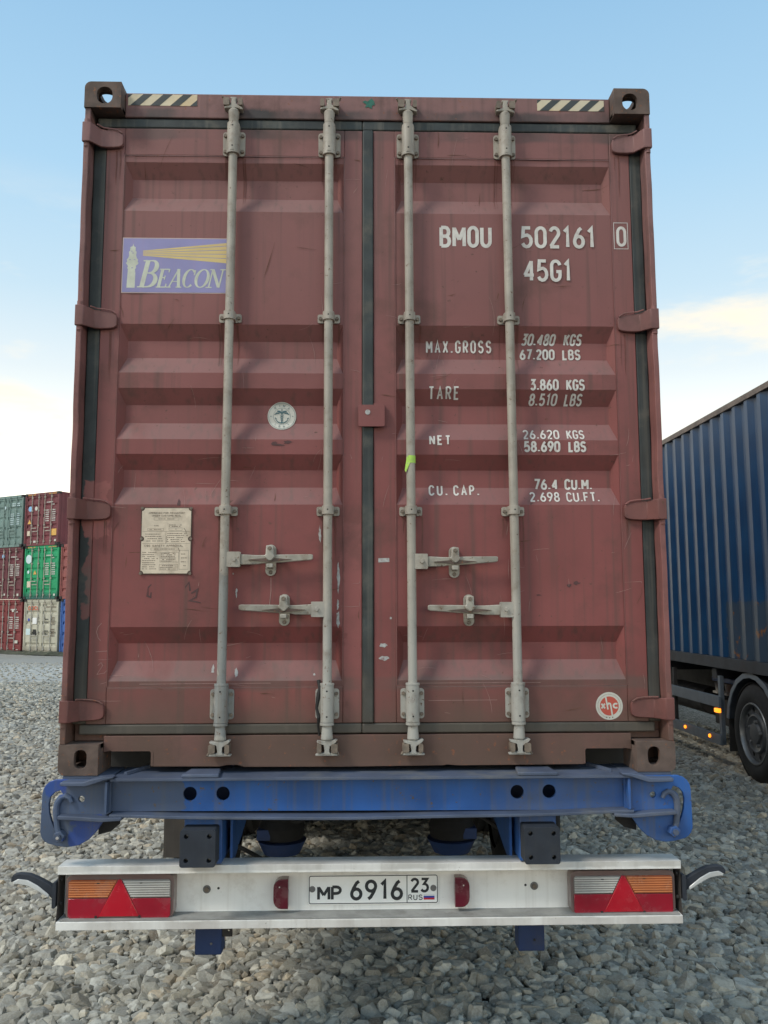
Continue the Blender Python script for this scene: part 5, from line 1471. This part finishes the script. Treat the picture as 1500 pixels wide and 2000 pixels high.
# ------------------------------------------------------------------ blue container on the neighbouring truck
XB = 3.95
Y0b = 2.9
BC = empty('shipping_container', (XB + 1.219, Y0b, 1.10), 'dark blue corrugated container seen from its side, standing to the right of the red one', 'shipping container')
Lb = 12.192
zb0, zb1 = 1.10, 4.005
def corr_wall(xo, sgn, y0, y1, z0, z1, phase, per, dep):
    """prism wall; valleys and peaks run vertically, sgn = direction into the container"""
    pts = []; y = phase
    while y > y0: y -= per
    while y < y1:
        pts += [(y, 0), (y + .072, 0), (y + .140, dep), (y + .212, dep)]; y += per
    pts = [(p, d) for p, d in pts if y0 < p < y1]
    pts = [(y0, pts[0][1])] + pts + [(y1, pts[-1][1])]
    m = MB(); vs = []
    for p, d in pts: vs += [(xo + sgn * d, p, z0), (xo + sgn * d, p, z1)]
    return m.add(vs, [(2 * i, 2 * i + 2, 2 * i + 3, 2 * i + 1) for i in range(len(pts) - 1)])
corr_wall(XB + .014, 1, Y0b + .16, Y0b + Lb - .16, zb0 + .14, zb1 - .068, 5.13, .293, .036).build('side_wall', 'blue_wall', BC, ang=10)
corr_wall(XB + 2.424, -1, Y0b + .16, Y0b + Lb - .16, zb0 + .14, zb1 - .068, 5.13, .293, .036).build('side_wall', 'blue_wall', BC, ang=10)
for xo in (XB, XB + 2.438 - .06):
    MB().box(xo, xo + .06, Y0b + .178, Y0b + Lb - .178, zb1 - .072, zb1 - .008).build('top_rail', 'blue_rail', BC, bevel=.004)
    MB().box(xo, xo + .05, Y0b + .178, Y0b + Lb - .178, zb0 + .010, zb0 + .136).build('bottom_rail', 'blue_low', BC, bevel=.004)
    for yy_ in (Y0b, Y0b + Lb - .178):
        for z_ in (zb0, zb1 - .118):
            xo2 = xo - .001 if xo < 5 else xo - .095
            MB().box(xo2, xo2 + .156, yy_, yy_ + .178, z_, z_ + .118).build('corner_casting', 'rusty', BC, bevel=.008)
        MB().box(xo + .003, xo + .057, yy_ + .004, yy_ + .174, zb0 + .12, zb1 - .12).build('corner_post', 'blue_wall', BC)
MB().box(XB + .06, XB + 2.378, Y0b + .02, Y0b + Lb - .02, zb1 - .03, zb1 - .014).build('roof', 'blue_wall', BC)
MB().box(XB + .06, XB + 2.378, Y0b + .02, Y0b + Lb - .02, zb0 + .10, zb0 + .15).build('floor', 'darksteel', BC)
MB().box(XB + .06, XB + 2.378, Y0b + Lb - .06, Y0b + Lb - .02, zb0 + .151, zb1 - .031).build('front_wall', 'blue_wall', BC)
for k in range(2):
    a = XB + .07 + k * 1.155; d_ = MB().box(a, a + 1.14, Y0b + .05, Y0b + .09, zb0 + .152, zb1 - .10).build('door', 'blue_wall', BC, bevel=.004)
    for dx in (.3, .85): MB().cyl((a + dx, Y0b + .025, zb0 + .1), (a + dx, Y0b + .025, zb1 - .06), .018, n=10).build('locking_bar', 'bar', BC)

TK = empty('container_truck', (XB + 1.2, 5.4, 0), 'dark truck chassis with lit amber side lamps and grey side guards, under the blue container', 'truck')
MB().box(XB + .75, XB + .85, Y0b + .1, Y0b + Lb - .3, .78, 1.085).build('frame_rail', 'darksteel', TK)
MB().box(XB + 1.6, XB + 1.7, Y0b + .1, Y0b + Lb - .3, .78, 1.085).build('frame_rail', 'darksteel', TK)
for k in range(8): MB().box(XB + .05, XB + 2.38, Y0b + .4 + k * 1.5, Y0b + .52 + k * 1.5, .98, 1.09).build('cross_member', 'blue_low', TK)
for ay, dt in ((5.40, True), (4.05, True), (13.5, False)):
    for s, cx_ in ((-1, XB + .02), (1, XB + 2.40)):
        w_ = empty('y', (0, 0, 0), '', ''); del w_['label']; del w_['category']
        w_.name = 'wheel'; ABS[w_.name] = Vector((0, 0, 0)); w_.parent = TK; w_.location = -Vector(TK.location)
        wheel(w_, cx_, ay, .495, s, detail=dt and s < 0)
    MB().cyl((XB + .3, ay, .5), (XB + 2.1, ay, .5), .07, n=14).build('axle', 'darksteel', TK)
# mudguard arches
def arch(cy, x0, x1):
    m = MB()
    angs = [R(a) for a in (8, 22, 40, 58, 75, 90, 105, 122, 140, 158, 172)]
    r0, r1 = .565, .600
    pts = [(cy + r1 * math.cos(a), .50 + r1 * math.sin(a)) for a in angs] + [(cy + r0 * math.cos(a), .50 + r0 * math.sin(a)) for a in reversed(angs)]
    m.prism(pts, x0, x1, 'X'); m.build('mudguard', 'buffer', TK, bevel=.004)
    m = MB()
    pts = [(cy + .612 * math.cos(a), .50 + .612 * math.sin(a)) for a in angs] + [(cy + .560 * math.cos(a), .50 + .560 * math.sin(a)) for a in reversed(angs)]
    m.prism(pts, x0 - .012, x0 - .001, 'X'); m.build('mudguard_lip', 'guard', TK)
arch(5.40, XB + .03, XB + .50); arch(4.05, XB + .03, XB + .50)
# side guards
for (z0, z1) in ((.672, .800), (.262, .378)):
    MB().prism([(6.14, z0), (10.6, z0), (10.6, z1), (6.14, z1)], XB - .004, XB + .026, 'X').build('side_guard_rail', 'guard', TK, bevel=.004)
for yy_ in (6.17, 7.6, 9.1, 10.5):
    MB().box(XB + .03, XB + .075, yy_, yy_ + .06, .262, 1.02).build('side_guard_post', 'guard' if yy_ < 7 else 'darksteel', TK, bevel=.003)
MB().box(XB - .012, XB + .028, 6.165, 6.265, .615, .660).build('side_marker_lamp', 'amber_lit', TK, bevel=.004)
for yy_ in (7.166, 6.421):
    MB().cyl((XB - .004, yy_, .331), (XB - .022, yy_, .331), .021, .018, n=16).build('side_marker_lamp', 'amber_lit', TK, bevel=.002)
# valve block with tanks behind the guard
MB().box(XB + .30, XB + .50, 6.35, 7.05, .90, .955).build('valve_carrier', 'blue', TK, bevel=.004)
for yy_ in (6.50, 6.78): 
    MB().cyl((XB + .28, yy_, .80), (XB + .28, yy_, .90), .045, .055, n=14).build('air_valve', 'bar', TK)
    MB().box(XB + .22, XB + .34, yy_ - .06, yy_ + .06, .775, .80).build('valve_flange', 'bar', TK)
MB().cyl((XB + .45, 7.4, .62), (XB + .45, 8.6, .62), .17, n=24).build('air_tank', 'darksteel', TK, bevel=.01)
MB().box(XB + .30, XB + .62, 6.30, 7.0, .40, .70).build('battery_box', 'darksteel', TK, bevel=.01)
MB().box(XB + .87, XB + 1.58, 6.3, 11.5, .30, 1.05).build('dark_blocker_box', 'darksteel', TK, bevel=.04)  # dark box added to block the bright gap behind the side guards
MB().box(XB + .05, XB + .45, 6.02, 6.035, .22, .75).build('mud_flap', 'darksteel', TK)

# ------------------------------------------------------------------ distant stacked containers
PHI = R(31)
PA = Vector((-16.57, 39.0, -.30))
tdir = Vector((math.cos(PHI), -math.sin(PHI), 0))
def far_mat(name, col, dirtc=(.08, .07, .06), amt=.4, low=None):
    return paint(name, col, .12, 1.2, dirtc, amt, 1.6, .35, .6, bumpd=0, low=low)
FM = {
 'greygreen': far_mat('grey_green_container_paint', (.155, .235, .215), (.12, .13, .12)),
 'maroon': far_mat('maroon_container_paint', (.165, .035, .045)),
 'maroon2': far_mat('dark_maroon_container_paint', (.125, .024, .034)),
 'red': far_mat('brick_red_container_paint', (.20, .030, .032)),
 'green': far_mat('bright_green_container_paint', (.010, .300, .120), (.02, .09, .08), .5, low=(2.3, 2.75, (.02, .07, .075), .9)),
 'cream': far_mat('cream_container_paint', (.48, .46, .37), (.22, .19, .14), .45, low=(-.3, .25, (.16, .13, .10), .6)),
 'salmon': far_mat('salmon_red_container_paint', (.26, .075, .068)),
 'blue': far_mat('bright_blue_container_paint', (.045, .12, .36)),
}
HB = 2.591
def far_container(col, row, paintk, label, barmat, extra, castm='darksteel'):
    W, H, L = 2.438, HB, 6.058
    P = PA + tdir * ((col - 1) * 2.60) + Vector((-.09 * row, 0, row * HB + row * .006))
    o = empty('shipping_container', P, label, 'shipping container', 'containers stacked three high across the yard', rz=-PHI)
    pm_ = FM[paintk]
    m = MB()
    # frame: posts, header, sill, side corrugation, roof
    m.box(0, .07, 0, .12, .11, H - .11); m.box(W - .07, W, 0, .12, .11, H - .11)
    m.box(.071, W - .071, .02, .12, H - .13, H - .001); m.box(.071, W - .071, .02, .12, .001, .13)
    m.build('door_frame', pm_, o)
    for xo, sg in ((.02, 1), (W - .02, -1)):
        corr_wall(xo, sg, .13, L - .05, .14, H - .09, .2, .28, .036).build('side_wall', pm_, o, ang=10)
    m = MB().box(.0, .05, .17, L - .17, .03, .14); m.box(.0, .05, .17, L - .17, H - .09, H - .01); m.box(W - .05, W, .17, L - .17, .03, .14); m.box(W - .05, W, .17, L - .17, H - .09, H - .01)
    m.build('side_rail', pm_, o)
    MB().box(.051, W - .051, .13, L - .02, H - .03, H - .015).build('roof', pm_, o)
    MB().box(.051, W - .051, .13, L - .02, .08, .13).build('floor', 'darksteel', o)
    MB().box(.051, W - .051, L - .05, L - .02, .131, H - .031).build('front_wall', pm_, o)
    for cx_ in (-.003, W - .159):
        for z_ in (0, H - .118):
            MB().box(cx_, cx_ + .162, -.01, .17, z_, z_ + .118).build('corner_casting', castm, o)
    for k in range(2):
        a, b = (.09, W / 2 - .02) if k == 0 else (W / 2 + .02, W - .09)
        m = MB(); vs = []
        prof = [(.14, 0)]
        for zc_ in (.42, .95, 1.45, 1.95, 2.30): prof += [(zc_ - .09, 0), (zc_ - .045, .04), (zc_ + .03, .04), (zc_ + .09, 0)]
        prof += [(H - .14, 0)]
        for z_, d in prof: vs += [(a, .045 + d, z_), (b, .045 + d, z_)]
        m.add(vs, [(2 * i, 2 * i + 1, 2 * i + 3, 2 * i + 2) for i in range(len(prof) - 1)])
        dd = m.build('door', pm_, o, ang=15)
        st_ = MB()
        for (xa, xb) in ((a - .018, a + .05), (b - .05, b + .018)): st_.box(xa, xb, .03, .06, .14, H - .14)
        st_.build('door_stile', pm_, dd)
    MB().box(W / 2 - .02, W / 2 + .02, .05, .09, .13, H - .13).build('gasket', 'rubber', o)
    for bx_ in (.52, 1.00, 1.44, 1.92):
        b_ = MB().cyl((bx_, .0, .06), (bx_, .0, H - .05), .021, n=8).build('locking_bar', barmat, o)
        for z_ in (.20, 1.0, 1.72, H - .22): MB().box(bx_ - .05, bx_ + .05, -.005, .044, z_ - .03, z_ + .03).build('bar_bracket', barmat, b_)
        s_ = 1 if bx_ in (.52, 1.44) else -1; zh_ = .86 if s_ > 0 else .70
        m = MB(); a, b = sorted((bx_, bx_ + s_ * .38)); m.box(a, b, -.03, -.015, zh_ - .02, zh_ + .02)
        m.build('door_handle', barmat, b_)
    for it in extra:
        kind, x_, z_, w_, h_, mt = it[:6]
        if kind == 'r': MB().box(x_ - w_ / 2, x_ + w_ / 2, .020, .0255, z_ - h_ / 2, z_ + h_ / 2).build('sticker', mt, o)
        elif kind == 'c': MB().prism(circ(x_, z_, w_ / 2, 20), .020, .0255).build('sticker', mt, o)
        elif kind == 't':
            MB().prism([(x_ - w_ / 2, z_ - h_ / 2), (x_ + w_ / 2, z_ - h_ / 2), (x_, z_ + h_ / 2)], .020, .0255).build('warning_triangle', mt, o)
        elif kind == 'l':       # short rows of small print
            m = MB(); r_ = random.Random(int(x_ * 100 + z_ * 37))
            rows = max(1, int(h_ / .10))
            for i in range(rows):
                zc_ = z_ + h_ / 2 - (i + .5) * h_ / rows; x = x_ - w_ / 2
                while x < x_ + w_ / 2 - .03:
                    m.box(x, x + .030 + .02 * r_.random(), .021, .0255, zc_ - .028, zc_ + .028); x += .065
            m.build('lettering', mt, o)['kind'] = 'stuff'
        elif kind == 'txt':
            m = MB(); text(m, it[6], x_ - w_ / 2, x_ + w_ / 2, z_ - h_ / 2, z_ + h_ / 2, .045, lambda u, w: (u, .022, w), step=1); m.build('lettering', mt, o)
        elif kind == 'hz':
            m = MB()
            for i in range(10): m.box(x_ - w_ / 2 + i * w_ / 10, x_ - w_ / 2 + (i + .55) * w_ / 10, .012, .0195, H - .10, H - .05)
            m.build('hazard_tape', mt, o)
    return o
WL = 'white_letter'
std = [('l', 1.76, 2.10, .42, .10, WL), ('l', 2.03, 1.98, .22, .10, WL)]
wts = [('l', 1.62, 1.45, .24, .62, WL), ('l', 2.08, 1.45, .26, .62, WL)]
M['lens_blue_far'] = paint('pale_blue_sticker', (.22, .45, .70), .05, 2, (.5, .5, .5), .2, 5, 0, .6, bumpd=0)
M['pale_disc'] = paint('pale_white_sticker', (.55, .68, .70), .05, 2, (.4, .5, .5), .2, 5, 0, .6, bumpd=0)
M['ink_red'] = paint('orange_red_lettering', (.55, .12, .06), .05, 2, (.4, .2, .2), .2, 5, 0, .6, bumpd=0)
far_container(1, 2, 'maroon', 'maroon container with blue and white round stickers, on top of the bright green one', 'bar',
    [('c', .36, 1.83, .26, 0, 'lens_blue_far'), ('c', .80, 1.83, .20, 0, 'sticker'), ('t', .34, 1.20, .26, .22, 'tape_amber'), ('r', .30, .62, .20, .24, 'placard'),
     ('r', 2.14, .62, .34, .32, 'tape_amber'), ('r', .76, .20, .18, .10, 'sticker'), ('r', 2.24, .22, .12, .10, 'sticker'), ('hz', .45, 0, .6, 0, 'tape_amber'), ('hz', 2.0, 0, .6, 0, 'tape_amber')] + std + wts)
far_container(1, 1, 'green', 'bright green container with a large pale round sticker, in the middle of its stack', 'bar',
    [('c', .28, 1.95, .44, 0, 'pale_disc'), ('c', .28, 1.32, .16, 0, 'pale_disc'), ('t', .76, 1.30, .22, .20, 'tape_amber'), ('r', .34, .72, .24, .30, 'placard'), ('r', 2.2, .20, .12, .10, 'sticker'), ('hz', .45, 0, .6, 0, 'tape_amber'), ('hz', 2.0, 0, .6, 0, 'tape_amber')] + std + wts)
far_container(1, 0, 'cream', 'cream container with orange red lettering, on the ground under the green one', 'bar',
    [('txt', .66, 2.16, .82, .20, 'ink_red', 'OOCL'), ('l', 1.9, 2.22, .7, .1, 'ink'), ('c', .33, 1.6, .15, 0, 'flag_blue'), ('r', .76, 1.55, .30, .30, 'flag_white'), ('l', 1.6, 1.55, .24, .3, 'black'), ('l', 2.05, 1.55, .24, .4, 'ink'),
     ('r', .76, 1.0, .22, .28, 'darksteel'), ('r', .33, 1.02, .34, .30, 'pale_disc'), ('l', 1.6, 1.0, .24, .3, 'black'), ('l', 2.05, 1.0, .24, .4, 'ink')])
M['bar_green'] = paint('grey_green_bar_paint', (.19, .27, .245), .1, 3, (.12, .13, .12), .3, 5, 0, .6, bumpd=0)
far_container(0, 2, 'greygreen', 'grey green container, topmost of the leftmost stack', 'bar_green',
    [('c', 1.05, 2.0, .16, 0, 'pale_disc'), ('l', 1.9, 2.12, .6, .2, 'pale_disc'), ('l', 1.62, 1.40, .24, .62, 'pale_disc'), ('l', 2.05, 1.40, .26, .62, 'pale_disc')])
far_container(0, 1, 'maroon2', 'dark maroon container in the middle of the leftmost stack, below the grey green one', 'bar',
    [('c', .95, 2.15, .2, 0, 'lens_blue_far'), ('r', 1.15, .24, .10, .10, 'sticker'), ('r', 2.15, .22, .13, .12, 'sticker')] + std + wts)
far_container(0, 0, 'red', 'brick red container on the ground at the foot of the leftmost stack', 'bar',
    [('c', 1.72, 2.05, .16, 0, 'sticker'), ('r', 2.05, .52, .24, .14, 'sticker'), ('r', 2.15, .12, .14, .08, 'sticker')] + std + wts)
far_container(2, 1, 'salmon', 'faded salmon red container beside the green one, partly behind the red container', 'bar', std + wts)
far_container(2, 0, 'blue', 'bright blue container on the ground beside the cream one, partly behind the red container', 'bar', std)
# a low weedy bank of rubble along the foot of the stacks
def bank():
    m = MB(); r_ = random.Random(4); vs = []; fs = []; N = 90
    for i in range(N):
        d = -6 + 14 * i / (N - 1)
        p = PA + tdir * d
        nrm = Vector((-math.sin(PHI), -math.cos(PHI), 0))
        h = .04 + .10 * r_.random()
        for (q_, z_) in ((.05, h * .6), (.25 + .1 * r_.random(), h), (.6 + .3 * r_.random(), -.03)):
            c_ = p + nrm * q_; vs.append((c_.x, c_.y, -.285 + z_))
        if i:
            a, b = 3 * i - 3, 3 * i
            fs += [(a, a + 1, b + 1, b), (a + 1, a + 2, b + 2, b + 1)]
    m.add(vs, fs); o = m.build('rubble_bank', bank_m); o['label'] = 'low dark bank of dirt and weeds along the foot of the stacked containers'; o['category'] = 'dirt bank'; o['kind'] = 'stuff'
bank_m = paint('dark_weedy_dirt', (.07, .075, .05), .3, 2, (.16, .15, .12), .6, 3, 0, .9, bumpd=0)
bank()
print('objects', len(bpy.data.objects))
